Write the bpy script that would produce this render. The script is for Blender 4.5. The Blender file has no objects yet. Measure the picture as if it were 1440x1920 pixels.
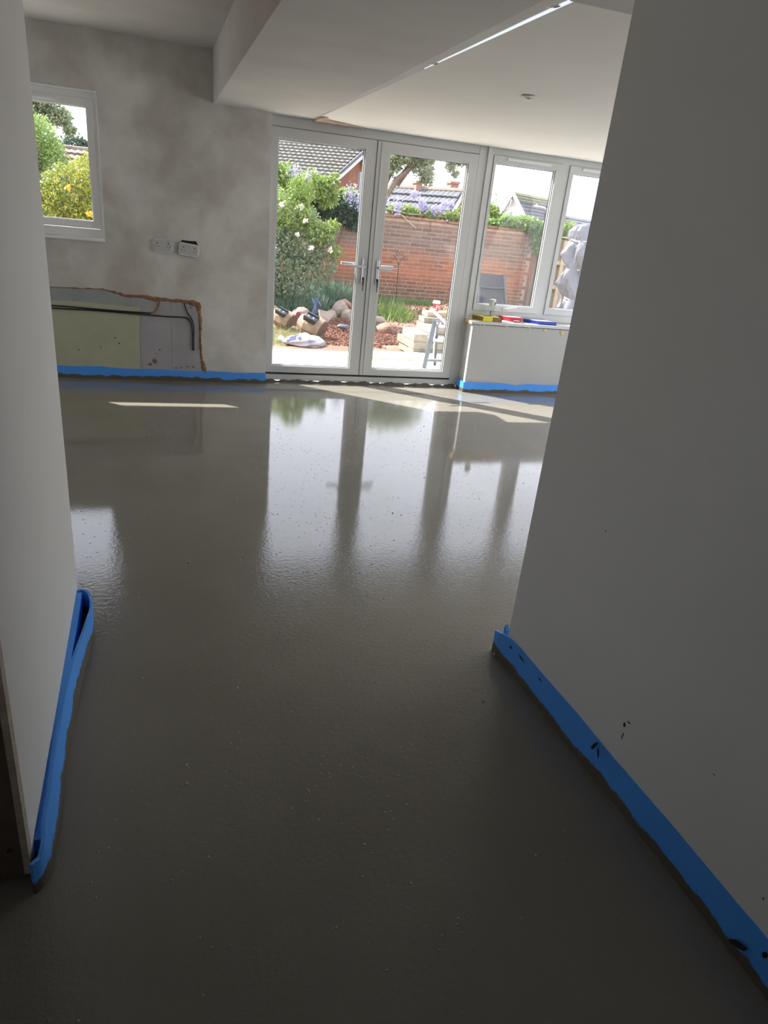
import bpy, bmesh, math, random
import numpy as np
from mathutils import Vector, Matrix, Euler
random.seed(7)
RNG = np.random.default_rng(11)
SC = bpy.context.scene
COL = SC.collection

# ------------------------------------------------------------------ camera
yaw, pitch, roll, FPX, CX, CY = 0.33154799, 0.41523751, 0.10037635, 1294.945, 702.50, 1001.76
fw = Vector((math.sin(yaw)*math.cos(pitch), math.cos(yaw)*math.cos(pitch), -math.sin(pitch)))
rt = Vector((math.cos(yaw), -math.sin(yaw), 0)); up = rt.cross(fw)
c_, s_ = math.cos(roll), math.sin(roll)
cr = c_*rt + s_*up; cu = -s_*rt + c_*up
camd = bpy.data.cameras.new('camera'); cam = bpy.data.objects.new('camera', camd); COL.objects.link(cam)
cam.matrix_world = Matrix(((cr.x, cu.x, -fw.x, 0), (cr.y, cu.y, -fw.y, 0), (cr.z, cu.z, -fw.z, 1.42), (0, 0, 0, 1)))
camd.sensor_fit = 'VERTICAL'; camd.sensor_height = 24.0
camd.lens = FPX/1920*24.0
camd.shift_x = (720-CX)/1920; camd.shift_y = (CY-960)/1920
camd.clip_start = 0.02; camd.clip_end = 400
SC.camera = cam

# ------------------------------------------------------------------ sky, sun, exposure
w = bpy.data.worlds.new('sky'); SC.world = w; w.use_nodes = True
nt = w.node_tree; nt.nodes.clear()
wo = nt.nodes.new('ShaderNodeOutputWorld'); bg = nt.nodes.new('ShaderNodeBackground')
tc = nt.nodes.new('ShaderNodeTexCoord'); sx = nt.nodes.new('ShaderNodeSeparateXYZ'); rp = nt.nodes.new('ShaderNodeValToRGB')
nt.links.new(tc.outputs['Generated'], sx.inputs[0]); nt.links.new(sx.outputs['Z'], rp.inputs[0])
rp.color_ramp.elements[0].position = 0.0; rp.color_ramp.elements[0].color = (0.93, 0.955, 1.0, 1)
rp.color_ramp.elements[1].position = 0.9; rp.color_ramp.elements[1].color = (0.70, 0.79, 1.0, 1)
nt.links.new(rp.outputs[0], bg.inputs[0]); bg.inputs[1].default_value = 3.6
nt.links.new(bg.outputs[0], wo.inputs[0])
sd = bpy.data.lights.new('sun', 'SUN'); sd.energy = 17; sd.angle = 0.009; sd.color = (1.0, 0.97, 0.91)
so = bpy.data.objects.new('sun', sd); COL.objects.link(so)
so.rotation_euler = Vector((-.765, .69, 1.0)).to_track_quat('Z', 'Y').to_euler(); so.location = (-8, 14, 14)
SC.view_settings.view_transform = 'Standard'; SC.view_settings.look = 'None'
SC.view_settings.exposure = 0.0; SC.view_settings.gamma = 1.0; SC.view_settings.use_curve_mapping = False
SC.cycles.max_bounces = 14; SC.cycles.diffuse_bounces = 8; SC.cycles.glossy_bounces = 5
SC.cycles.transparent_max_bounces = 16; SC.cycles.transmission_bounces = 6
SC.cycles.use_denoising = True; SC.cycles.sample_clamp_indirect = 12
SC.cycles.caustics_reflective = False; SC.cycles.caustics_refractive = False

# ------------------------------------------------------------------ materials
MATS = {}
def sh(m, t): return m.node_tree.nodes.new(t)
def lk(m, a, b): m.node_tree.links.new(a, b)
def mat(name, col, rough=.6, var=0., scale=4., col2=None, bump=0., bscale=30., metal=0., spec=.5, rnd=0., coat=0.):
    """Principled material with noise colour variation in world-metre object space, fine bump and per-object value shift."""
    m = bpy.data.materials.new(name); m.use_nodes = True
    b = m.node_tree.nodes['Principled BSDF']
    b.inputs['Roughness'].default_value = rough; b.inputs['Metallic'].default_value = metal
    b.inputs['Specular IOR Level'].default_value = spec; b.inputs['Coat Weight'].default_value = coat
    geo = sh(m, 'ShaderNodeNewGeometry')
    out = None
    if col2 is None: col2 = tuple(max(0, c*(1-var)) for c in col)
    no = sh(m, 'ShaderNodeTexNoise'); no.inputs['Scale'].default_value = scale; no.inputs['Detail'].default_value = 6
    no.inputs['Roughness'].default_value = .62
    lk(m, geo.outputs['Position'], no.inputs['Vector'])
    ra = sh(m, 'ShaderNodeValToRGB'); ra.color_ramp.elements[0].position = .33; ra.color_ramp.elements[1].position = .67
    ra.color_ramp.elements[0].color = (*col2, 1); ra.color_ramp.elements[1].color = (*col, 1)
    lk(m, no.outputs['Fac'], ra.inputs[0]); out = ra.outputs[0]
    if rnd:
        oi = sh(m, 'ShaderNodeObjectInfo'); hs = sh(m, 'ShaderNodeHueSaturation')
        mr = sh(m, 'ShaderNodeMapRange'); mr.inputs['To Min'].default_value = 1-rnd; mr.inputs['To Max'].default_value = 1+rnd
        lk(m, oi.outputs['Random'], mr.inputs['Value']); lk(m, mr.outputs[0], hs.inputs['Value']); lk(m, out, hs.inputs['Color']); out = hs.outputs[0]
    lk(m, out, b.inputs['Base Color'])
    if bump:
        n2 = sh(m, 'ShaderNodeTexNoise'); n2.inputs['Scale'].default_value = bscale; n2.inputs['Detail'].default_value = 5
        lk(m, geo.outputs['Position'], n2.inputs['Vector'])
        bu = sh(m, 'ShaderNodeBump'); bu.inputs['Strength'].default_value = bump; bu.inputs['Distance'].default_value = .01
        lk(m, n2.outputs['Fac'], bu.inputs['Height']); lk(m, bu.outputs[0], b.inputs['Normal'])
    MATS[name] = m
    return m

paint = mat('matt white emulsion', (.74, .735, .71), .85, .06, 1.2, bump=.05, bscale=60, spec=.25)
dimmed_paint = mat('dimmed wall white', (.46, .46, .445), .85, .05, 2., bump=.05, bscale=50, spec=.25)  # wall white with its colour lowered to offset light on the low wall
ceilpaint = mat('ceiling paint', (.91, .895, .85), .9, .05, .9, bump=.04, bscale=50, spec=.2)
newplas = mat('fresh skim plaster ceiling', (.66, .645, .625), .85, .12, 1.4, bump=.05, bscale=40, spec=.2)
upvc = mat('white upvc', (.54, .55, .545), .28, .02, 3, spec=.5)
upvc2 = mat('white gasket bead', (.66, .68, .70), .3, .02, 3)
gasket = mat('black gasket', (.02, .02, .022), .5)
brownedge = mat('torn sandy render', (.36, .20, .11), .95, .45, 30, bump=.8, bscale=90)
boardgreen = mat('yellow green moisture board', (.48, .50, .36), .8, .12, 5, bump=.05)
boardgrey = mat('grey plasterboard', (.42, .41, .43), .85, .14, 6, bump=.05)
boardblue = mat('blue grey board', (.37, .40, .39), .85, .14, 8, bump=.05)
rubberblk = mat('black cable', (.018, .018, .02), .45)
softwood = mat('raw softwood', (.62, .44, .24), .7, .2, 14, bump=.2, bscale=60)
sockmat = mat('pale grey plastic faceplate', (.55, .55, .56), .35, .03, 5)
sockedge = mat('white plastic rim', (.78, .77, .74), .4, .08, 60)
darkhole = mat('dark cavity', (.03, .025, .02), .95, .5, 80, bump=.6, bscale=60)
chrome = mat('satin chrome', (.62, .62, .63), .22, .05, 10, metal=1)
alu = mat('grey aluminium', (.16, .18, .21), .4, .12, 14, metal=.55)
alulight = mat('bright aluminium edge', (.66, .69, .74), .3, .06, 14, metal=.6)
jamb = mat('dark brown chipboard lining', (.13, .095, .07), .8, .3, 18, bump=.2)
pbedge = mat('paper board edge', (.50, .43, .34), .85, .3, 40, bump=.2)
concrete = mat('pale aggregate block', (.33, .295, .24), .92, .32, 14, bump=.5, bscale=90, rnd=.07)
concwarm = mat('buff aggregate block', (.44, .35, .24), .92, .28, 12, bump=.5, bscale=90, rnd=.07)
slabm = mat('cream patio stone', (.70, .65, .55), .8, .10, 3, bump=.2, bscale=40, rnd=.04)
soil = mat('red brown soil', (.40, .25, .18), .95, .45, 7, bump=1., bscale=40)
mulch = mat('red brown chips', (.24, .11, .072), .95, .5, 30, bump=.6, bscale=60, rnd=.1)
stone = mat('broken pale masonry', (.34, .27, .21), .92, .35, 9, bump=.6, bscale=50, rnd=.08)
stonepink = mat('broken pink brickwork', (.34, .19, .13), .92, .35, 9, bump=.6, bscale=50, rnd=.08)
clay = mat('tan glazed concrete', (.28, .195, .125), .75, .28, 8, bump=.3, bscale=60)
speck = mat('speckled rough face', (.17, .11, .075), .95, .45, 45, bump=.6, bscale=90)
blackpl = mat('black plastic', (.03, .032, .036), .45)
mortar = mat('pale lime mortar', (.52, .40, .31), .95, .3, 5, bump=.3, bscale=60)
coping = mat('terracotta coping', (.34, .17, .11), .9, .4, 12, bump=.4, bscale=50, rnd=.12)
tile = mat('grey concrete roof tile', (.20, .19, .165), .9, .4, 8, bump=.4, bscale=30)
slate = mat('dark grey slate', (.13, .13, .14), .85, .35, 6, bump=.3, bscale=20)
mossy = mat('mossy ridge', (.26, .26, .13), .95, .5, 5, bump=.4, bscale=20)
gablebrick = mat('distant orange brick', (.27, .12, .072), .9, .3, 6, bump=.2, bscale=20)
whiterend = mat('white render', (.78, .80, .80), .8, .05, 2)
fencewood = mat('weathered fence board', (.36, .29, .19), .85, .3, 9, bump=.4, bscale=40, rnd=.12)
fencegreen = mat('algae stained rail', (.42, .38, .24), .85, .25, 9, bump=.4, bscale=40)
covergrey = mat('pale grey cover fabric', (.125, .125, .145), .65, .10, 3, bump=.25, bscale=18)
cord = mat('beige tie cord', (.55, .45, .3), .8)
sling = mat('charcoal mesh sling', (.026, .028, .034), .6, .2, 60, bump=.2, bscale=300)
chairfr = mat('grey chair frame', (.045, .055, .075), .45, .1, 10)
cupred = mat('crimson paper', (.42, .03, .05), .5, .05, 10)
cupwhite = mat('white cup lid', (.85, .85, .85), .35)
black_iron = mat('black wrought iron', (.025, .022, .022), .6)
bark = mat('grey bark', (.20, .16, .12), .9, .4, 14, bump=.5)
twig = mat('pale vine stem', (.48, .40, .30), .85, .3, 20)
bagwhite = mat('white woven sack', (.42, .42, .47), .6, .10, 20, bump=.4, bscale=25)
bagblue = mat('lilac grey print', (.16, .15, .30), .6, .2, 20)
lampmetal = mat('galvanised pole', (.50, .52, .54), .5, .1, 10)
yellowb = mat('yellow card', (.78, .66, .04), .55, .06, 20)
redb = mat('red card', (.55, .03, .05), .5, .06, 20)
blueb = mat('royal blue card', (.03, .07, .42), .45, .06, 20)
paperw = mat('white paper', (.80, .80, .80), .7, .06, 30)
browncard = mat('brown card', (.28, .17, .05), .7, .2, 30)
blacktape = mat('black card', (.03, .03, .035), .5)
chimney = mat('chimney brick', (.36, .20, .15), .9, .3, 8)
crumb_glint = mat('wet screed crumb and glint', (.42, .40, .35), .25, .2, 40)  # pale tone also paints the sparkle of the wet floor
flower_white = mat('white petal', (.85, .84, .76), .6)
denim = mat('blue grey cloth', (.16, .22, .36), .8, .4, 20)

def leafmat(name, c1, c2, scale=9.):
    m = bpy.data.materials.new(name); m.use_nodes = True
    n = m.node_tree.nodes; n.clear()
    o = sh(m, 'ShaderNodeOutputMaterial'); d = sh(m, 'ShaderNodeBsdfPrincipled'); t = sh(m, 'ShaderNodeBsdfTranslucent'); mx = sh(m, 'ShaderNodeMixShader')
    geo = sh(m, 'ShaderNodeNewGeometry'); no = sh(m, 'ShaderNodeTexNoise'); no.inputs['Scale'].default_value = scale; no.inputs['Detail'].default_value = 8
    no.inputs['Roughness'].default_value = .8
    ra = sh(m, 'ShaderNodeValToRGB'); ra.color_ramp.elements[0].position = .35; ra.color_ramp.elements[1].position = .66
    ra.color_ramp.elements[0].color = (*c2, 1); ra.color_ramp.elements[1].color = (*c1, 1)
    lk(m, geo.outputs['Position'], no.inputs['Vector']); lk(m, no.outputs['Fac'], ra.inputs[0])
    lk(m, ra.outputs[0], d.inputs['Base Color']); lk(m, ra.outputs[0], t.inputs['Color'])
    d.inputs['Roughness'].default_value = .5; d.inputs['Specular IOR Level'].default_value = .4
    mx.inputs[0].default_value = .35
    lk(m, d.outputs[0], mx.inputs[1]); lk(m, t.outputs[0], mx.inputs[2]); lk(m, mx.outputs[0], o.inputs[0])
    return m
L_bush = leafmat('grey green leaf', (.36, .43, .28), (.11, .17, .09))
L_lime = leafmat('lime leaf', (.36, .46, .13), (.14, .22, .05))
L_yellow = leafmat('golden leaf', (.52, .50, .08), (.15, .22, .05))
L_conifer = leafmat('feathery lime leaf', (.42, .54, .18), (.18, .28, .08))
L_ivy = leafmat('dark ivy leaf', (.12, .19, .12), (.03, .06, .04))
L_ivy2 = leafmat('fresh climber leaf', (.34, .46, .16), (.09, .18, .05))
L_grass = leafmat('grass blade', (.34, .38, .16), (.16, .20, .08), 5)
L_dgrass = leafmat('deep green blade', (.22, .31, .20), (.06, .11, .075), 9)
L_tree = leafmat('tree leaf', (.38, .46, .26), (.16, .21, .12), 8)
L_wist = leafmat('lilac petal', (.56, .52, .68), (.36, .32, .52), 20)

def plaster_wall():
    m = bpy.data.materials.new('drying grey skim plaster'); m.use_nodes = True
    b = m.node_tree.nodes['Principled BSDF']; b.inputs['Roughness'].default_value = .88; b.inputs['Specular IOR Level'].default_value = .2
    geo = sh(m, 'ShaderNodeNewGeometry')
    def noise(sc, det=6, dist=0., ro=.6):
        n = sh(m, 'ShaderNodeTexNoise'); n.inputs['Scale'].default_value = sc; n.inputs['Detail'].default_value = det
        n.inputs['Distortion'].default_value = dist; n.inputs['Roughness'].default_value = ro
        lk(m, geo.outputs['Position'], n.inputs['Vector']); return n
    def ramp(src, p0, c0, p1, c1):
        r = sh(m, 'ShaderNodeValToRGB'); r.color_ramp.elements[0].position = p0; r.color_ramp.elements[1].position = p1
        r.color_ramp.elements[0].color = (*c0, 1); r.color_ramp.elements[1].color = (*c1, 1); lk(m, src, r.inputs[0]); return r
    a = ramp(noise(1.1, 5, .15).outputs[0], .30, (.60, .59, .56), .66, (.77, .765, .735))
    p = ramp(noise(2.3, 4, .25, .5).outputs[0], .36, (.77, .745, .71), .60, (1, 1, 1))
    f = ramp(noise(6, 5, .2, .6).outputs[0], .3, (.93, .92, .91), .7, (1.04, 1.04, 1.04))
    m1 = sh(m, 'ShaderNodeMix'); m1.data_type = 'RGBA'; m1.blend_type = 'MULTIPLY'; m1.inputs[0].default_value = 1
    m2 = sh(m, 'ShaderNodeMix'); m2.data_type = 'RGBA'; m2.blend_type = 'MULTIPLY'; m2.inputs[0].default_value = 1
    lk(m, a.outputs[0], m1.inputs[6]); lk(m, p.outputs[0], m1.inputs[7]); lk(m, m1.outputs[2], m2.inputs[6]); lk(m, f.outputs[0], m2.inputs[7])
    lk(m, m2.outputs[2], b.inputs['Base Color'])
    bu = sh(m, 'ShaderNodeBump'); bu.inputs['Strength'].default_value = .12; bu.inputs['Distance'].default_value = .01
    lk(m, noise(9, 8, .6, .7).outputs[0], bu.inputs['Height']); lk(m, bu.outputs[0], b.inputs['Normal'])
    return m
plaster = plaster_wall()

def screed():
    m = bpy.data.materials.new('wet liquid screed'); m.use_nodes = True
    b = m.node_tree.nodes['Principled BSDF']
    geo = sh(m, 'ShaderNodeNewGeometry')
    n1 = sh(m, 'ShaderNodeTexNoise'); n1.inputs['Scale'].default_value = 1.1; n1.inputs['Detail'].default_value = 7
    lk(m, geo.outputs['Position'], n1.inputs['Vector'])
    r1 = sh(m, 'ShaderNodeValToRGB'); r1.color_ramp.elements[0].position = .3; r1.color_ramp.elements[1].position = .7
    r1.color_ramp.elements[0].color = (.198, .182, .150, 1); r1.color_ramp.elements[1].color = (.240, .222, .186, 1)
    lk(m, n1.outputs[0], r1.inputs[0]); lk(m, r1.outputs[0], b.inputs['Base Color'])
    b.inputs['Roughness'].default_value = .045; b.inputs['IOR'].default_value = 1.45
    b.inputs['Specular IOR Level'].default_value = .5
    # ripples: broad waves + fine grain + scattered bubbles
    n2 = sh(m, 'ShaderNodeTexNoise'); n2.inputs['Scale'].default_value = 55; n2.inputs['Detail'].default_value = 3; n2.inputs['Roughness'].default_value = .55
    lk(m, geo.outputs['Position'], n2.inputs['Vector'])
    n3 = sh(m, 'ShaderNodeTexNoise'); n3.inputs['Scale'].default_value = 190; n3.inputs['Detail'].default_value = 2
    lk(m, geo.outputs['Position'], n3.inputs['Vector'])
    v = sh(m, 'ShaderNodeTexVoronoi'); v.inputs['Scale'].default_value = 34; v.inputs['Randomness'].default_value = 1
    lk(m, geo.outputs['Position'], v.inputs['Vector'])
    vr = sh(m, 'ShaderNodeMapRange'); vr.inputs['From Min'].default_value = .0; vr.inputs['From Max'].default_value = .14
    vr.inputs['To Min'].default_value = 1.0; vr.inputs['To Max'].default_value = 0.0
    lk(m, v.outputs['Distance'], vr.inputs['Value'])
    mask = sh(m, 'ShaderNodeTexNoise'); mask.inputs['Scale'].default_value = 3.1; mask.inputs['Detail'].default_value = 3
    lk(m, geo.outputs['Position'], mask.inputs['Vector'])
    mk = sh(m, 'ShaderNodeMapRange'); mk.inputs['From Min'].default_value = .38; mk.inputs['From Max'].default_value = .55
    lk(m, mask.outputs[0], mk.inputs['Value'])
    mu = sh(m, 'ShaderNodeMath'); mu.operation = 'MULTIPLY'; lk(m, vr.outputs[0], mu.inputs[0]); lk(m, mk.outputs[0], mu.inputs[1])
    sy = sh(m, 'ShaderNodeSeparateXYZ'); lk(m, geo.outputs['Position'], sy.inputs[0])
    am = sh(m, 'ShaderNodeMapRange'); am.inputs['From Min'].default_value = 3.5; am.inputs['From Max'].default_value = 1.3; am.inputs['To Min'].default_value = .16; am.inputs['To Max'].default_value = 2.6
    lk(m, sy.outputs['Y'], am.inputs['Value'])
    def amp(src):
        q = sh(m, 'ShaderNodeMath'); q.operation = 'MULTIPLY'; lk(m, src, q.inputs[0]); lk(m, am.outputs[0], q.inputs[1]); return q.outputs[0]
    b1 = sh(m, 'ShaderNodeBump'); b1.inputs['Strength'].default_value = 1; b1.inputs['Distance'].default_value = .00062
    lk(m, amp(n2.outputs[0]), b1.inputs['Height'])
    b2 = sh(m, 'ShaderNodeBump'); b2.inputs['Strength'].default_value = 1; b2.inputs['Distance'].default_value = .00022
    lk(m, amp(n3.outputs[0]), b2.inputs['Height']); lk(m, b1.outputs[0], b2.inputs['Normal'])
    b3 = sh(m, 'ShaderNodeBump'); b3.inputs['Strength'].default_value = 1; b3.inputs['Distance'].default_value = .0017
    lk(m, mu.outputs[0], b3.inputs['Height']); lk(m, b2.outputs[0], b3.inputs['Normal'])
    lk(m, b3.outputs[0], b.inputs['Normal'])
    return m
screedm = screed()

def foam():
    m = bpy.data.materials.new('blue edging foam'); m.use_nodes = True
    b = m.node_tree.nodes['Principled BSDF']; b.inputs['Roughness'].default_value = .6
    geo = sh(m, 'ShaderNodeNewGeometry'); sp = sh(m, 'ShaderNodeSeparateXYZ'); lk(m, geo.outputs['Position'], sp.inputs[0])
    n = sh(m, 'ShaderNodeTexNoise'); n.inputs['Scale'].default_value = 9; n.inputs['Detail'].default_value = 6; lk(m, geo.outputs['Position'], n.inputs['Vector'])
    a = sh(m, 'ShaderNodeMath'); a.operation = 'MULTIPLY_ADD'; a.inputs[1].default_value = .07; a.inputs[2].default_value = -.003
    lk(m, n.outputs[0], a.inputs[0])
    gt = sh(m, 'ShaderNodeMath'); gt.operation = 'SUBTRACT'; lk(m, sp.outputs['Z'], gt.inputs[0]); lk(m, a.outputs[0], gt.inputs[1])
    mr = sh(m, 'ShaderNodeMapRange'); mr.inputs['From Min'].default_value = -.003; mr.inputs['From Max'].default_value = .004; lk(m, gt.outputs[0], mr.inputs['Value'])
    n2 = sh(m, 'ShaderNodeTexNoise'); n2.inputs['Scale'].default_value = 320; n2.inputs['Detail'].default_value = 2; lk(m, geo.outputs['Position'], n2.inputs['Vector'])
    r = sh(m, 'ShaderNodeValToRGB'); r.color_ramp.elements[0].color = (.05, .27, .88, 1); r.color_ramp.elements[1].color = (.10, .40, .96, 1)
    lk(m, n2.outputs[0], r.inputs[0])
    mx = sh(m, 'ShaderNodeMix'); mx.data_type = 'RGBA'; lk(m, mr.outputs[0], mx.inputs[0]); mx.inputs[6].default_value = (.10, .085, .06, 1); lk(m, r.outputs[0], mx.inputs[7])
    lk(m, mx.outputs[2], b.inputs['Base Color'])
    bu = sh(m, 'ShaderNodeBump'); bu.inputs['Strength'].default_value = .3; bu.inputs['Distance'].default_value = .002
    lk(m, n2.outputs[0], bu.inputs['Height']); lk(m, bu.outputs[0], b.inputs['Normal'])
    return m
foamm = foam()

def brickmat():
    m = bpy.data.materials.new('weathered garden brick'); m.use_nodes = True
    b = m.node_tree.nodes['Principled BSDF']; b.inputs['Roughness'].default_value = .92
    geo = sh(m, 'ShaderNodeNewGeometry'); oi = sh(m, 'ShaderNodeObjectInfo')
    sp = sh(m, 'ShaderNodeSeparateXYZ'); lk(m, geo.outputs['Position'], sp.inputs[0])
    n = sh(m, 'ShaderNodeTexNoise'); n.inputs['Scale'].default_value = 1.3; n.inputs['Detail'].default_value = 4; lk(m, geo.outputs['Position'], n.inputs['Vector'])
    nf = sh(m, 'ShaderNodeTexNoise'); nf.inputs['Scale'].default_value = 22; nf.inputs['Detail'].default_value = 6; lk(m, geo.outputs['Position'], nf.inputs['Vector'])
    # weathering by height: grey lichen high up, bright orange middle, brown damp low; blurred by noise
    h = sh(m, 'ShaderNodeMath'); h.operation = 'MULTIPLY_ADD'; h.inputs[1].default_value = .9; lk(m, n.outputs[0], h.inputs[0]); lk(m, sp.outputs['Z'], h.inputs[2])
    mr = sh(m, 'ShaderNodeMapRange'); mr.inputs['From Min'].default_value = .25; mr.inputs['From Max'].default_value = 2.25; lk(m, h.outputs[0], mr.inputs['Value'])
    r = sh(m, 'ShaderNodeValToRGB'); e = r.color_ramp.elements
    e[0].position = 0; e[0].color = (.12, .07, .04, 1); e[1].position = 1; e[1].color = (.25, .11, .065, 1)
    for p, c in ((.22, (.20, .09, .05)), (.40, (.32, .105, .044)), (.58, (.34, .12, .054)), (.72, (.19, .13, .105)), (.86, (.23, .145, .11))):
        q = e.new(p); q.color = (*c, 1)
    lk(m, mr.outputs[0], r.inputs[0])
    hs = sh(m, 'ShaderNodeHueSaturation')
    v = sh(m, 'ShaderNodeMapRange'); v.inputs['To Min'].default_value = .72; v.inputs['To Max'].default_value = 1.08; lk(m, oi.outputs['Random'], v.inputs['Value'])
    s2 = sh(m, 'ShaderNodeMapRange'); s2.inputs['To Min'].default_value = .75; s2.inputs['To Max'].default_value = 1.15; lk(m, nf.outputs[0], s2.inputs['Value'])
    lk(m, v.outputs[0], hs.inputs['Value']); lk(m, s2.outputs[0], hs.inputs['Saturation']); lk(m, r.outputs[0], hs.inputs['Color'])
    lk(m, hs.outputs[0], b.inputs['Base Color'])
    bu = sh(m, 'ShaderNodeBump'); bu.inputs['Strength'].default_value = .5; bu.inputs['Distance'].default_value = .01
    lk(m, nf.outputs[0], bu.inputs['Height']); lk(m, bu.outputs[0], b.inputs['Normal'])
    return m
brickm = brickmat()

def glassmat(name='window glass', tint=(.975, .975, .975)):
    m = bpy.data.materials.new(name); m.use_nodes = True
    n = m.node_tree.nodes; n.clear()
    o = sh(m, 'ShaderNodeOutputMaterial'); t = sh(m, 'ShaderNodeBsdfTransparent'); g = sh(m, 'ShaderNodeBsdfGlossy'); mx = sh(m, 'ShaderNodeMixShader')
    lw = sh(m, 'ShaderNodeLayerWeight'); lw.inputs['Blend'].default_value = .5
    p = sh(m, 'ShaderNodeMath'); p.operation = 'POWER'; p.inputs[1].default_value = 5; lk(m, lw.outputs['Facing'], p.inputs[0])
    a = sh(m, 'ShaderNodeMath'); a.operation = 'MULTIPLY_ADD'; a.inputs[1].default_value = .9; a.inputs[2].default_value = .035; lk(m, p.outputs[0], a.inputs[0])
    t.inputs[0].default_value = (*tint, 1); g.inputs['Roughness'].default_value = .01
    lk(m, a.outputs[0], mx.inputs[0]); lk(m, t.outputs[0], mx.inputs[1]); lk(m, g.outputs[0], mx.inputs[2]); lk(m, mx.outputs[0], o.inputs[0])
    return m
glass = glassmat()
clearpl = glassmat('clear plastic', (.86, .88, .88))
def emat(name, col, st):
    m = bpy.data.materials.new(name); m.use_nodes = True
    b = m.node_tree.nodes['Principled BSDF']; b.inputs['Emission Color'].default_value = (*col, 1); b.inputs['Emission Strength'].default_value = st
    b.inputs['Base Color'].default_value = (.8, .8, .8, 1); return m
stripglow = emat('added strip glow', (.80, .90, 1.0), .75)  # glow painting a bright reflected line, no lamp

# ------------------------------------------------------------------ builders
ORG = {}
def empty(name, loc, label=None, cat=None, group=None, kind=None):
    o = bpy.data.objects.new(name, None); COL.objects.link(o); o.location = loc; ORG[o.name] = Vector(loc)
    o.empty_display_size = .05
    return tag(o, label, cat, group, kind)
def tag(o, label=None, cat=None, group=None, kind=None):
    if label: o['label'] = label
    if cat: o['category'] = cat
    if group: o['group'] = group
    if kind: o['kind'] = kind
    return o
class MB:
    """collects shapes in world metres; build() links them as ONE mesh object whose origin sits at its base or at its parent's origin"""
    def __init__(s): s.v = []; s.f = []
    def add(s, vs, fs):
        n = len(s.v); s.v += [tuple(p) for p in vs]; s.f += [tuple(i+n for i in f) for f in fs]; return s
    def box(s, x0, x1, y0, y1, z0, z1, ch=0.):
        if ch:
            bm = bmesh.new(); bmesh.ops.create_cube(bm, size=1)
            for v in bm.verts: v.co = Vector(((x0+x1)/2+v.co.x*(x1-x0), (y0+y1)/2+v.co.y*(y1-y0), (z0+z1)/2+v.co.z*(z1-z0)))
            bmesh.ops.bevel(bm, geom=bm.edges[:], offset=ch, segments=1, affect='EDGES')
            bm.verts.index_update()
            s.add([v.co[:] for v in bm.verts], [[v.index for v in f.verts] for f in bm.faces]); bm.free(); return s
        v = [(x, y, z) for z in (z0, z1) for y in (y0, y1) for x in (x0, x1)]
        return s.add(v, [(0, 2, 3, 1), (4, 5, 7, 6), (0, 1, 5, 4), (2, 6, 7, 3), (0, 4, 6, 2), (1, 3, 7, 5)])
    def obox(s, c, dims, rot, jit=0., ch=0.):
        R = Euler(rot).to_matrix(); c = Vector(c); t = MB(); t.box(*[k for d in dims for k in (-d/2, d/2)], ch=ch)
        vs = []
        for p in t.v:
            q = Vector(p)
            if jit: q += Vector((random.uniform(-jit, jit), random.uniform(-jit, jit), random.uniform(-jit, jit)))
            vs.append(c+R@q)
        return s.add(vs, t.f)
    def bar(s, a, b, wx, wz, upv=(0, 0, 1)):
        a = Vector(a); b = Vector(b); d = (b-a).normalized(); u = Vector(upv); sd_ = d.cross(u).normalized(); u = sd_.cross(d)
        vs = [p+sd_*i*wx/2+u*j*wz/2 for p in (a, b) for j in (-1, 1) for i in (-1, 1)]
        return s.add(vs, [(0, 1, 3, 2), (4, 6, 7, 5), (0, 4, 5, 1), (2, 3, 7, 6), (0, 2, 6, 4), (1, 5, 7, 3)])
    def tube(s, pts, r, n=6):
        pts = [Vector(p) for p in pts]; rs = r if isinstance(r, (list, tuple)) else [r]*len(pts); rings = []
        for i, p in enumerate(pts):
            d = (pts[min(i+1, len(pts)-1)]-pts[max(i-1, 0)]).normalized()
            u = Vector((0, 0, 1)) if abs(d.z) < .9 else Vector((0, 1, 0)); a = d.cross(u).normalized(); b = a.cross(d)
            rings.append([p+(a*math.cos(2*math.pi*k/n)+b*math.sin(2*math.pi*k/n))*rs[i] for k in range(n)])
        vs = [q for g in rings for q in g]; fs = []
        for i in range(len(pts)-1):
            for k in range(n): fs.append((i*n+k, i*n+(k+1) % n, (i+1)*n+(k+1) % n, (i+1)*n+k))
        fs.append(tuple(range(n))[::-1]); fs.append(tuple(range((len(pts)-1)*n, len(pts)*n)))
        return s.add(vs, fs)
    def lathe(s, c, prof, n=20, axis=(0, 0, 1)):
        q = Vector((0, 0, 1)).rotation_difference(Vector(axis)); c = Vector(c); vs = []; fs = []
        for r, z in prof:
            for k in range(n): vs.append(c+q@Vector((r*math.cos(2*math.pi*k/n), r*math.sin(2*math.pi*k/n), z)))
        for i in range(len(prof)-1):
            for k in range(n): fs.append((i*n+k, i*n+(k+1) % n, (i+1)*n+(k+1) % n, (i+1)*n+k))
        fs.append(tuple(range(n))[::-1]); fs.append(tuple(range((len(prof)-1)*n, len(prof)*n)))
        return s.add(vs, fs)
    def prism(s, poly, thick, plane='xz', at=0.):
        """polygon in a plane, extruded by thick along the remaining axis from `at`"""
        n = len(poly)
        f = {'xz': lambda a, b, t: (a, t, b), 'xy': lambda a, b, t: (a, b, t), 'yz': lambda a, b, t: (t, a, b)}[plane]
        vs = [f(a, b, at) for a, b in poly]+[f(a, b, at+thick) for a, b in poly]
        fs = [tuple(range(n)), tuple(range(2*n-1, n-1, -1))]+[(i, i+n, (i+1) % n+n, (i+1) % n) for i in range(n)]
        return s.add(vs, fs)
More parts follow.
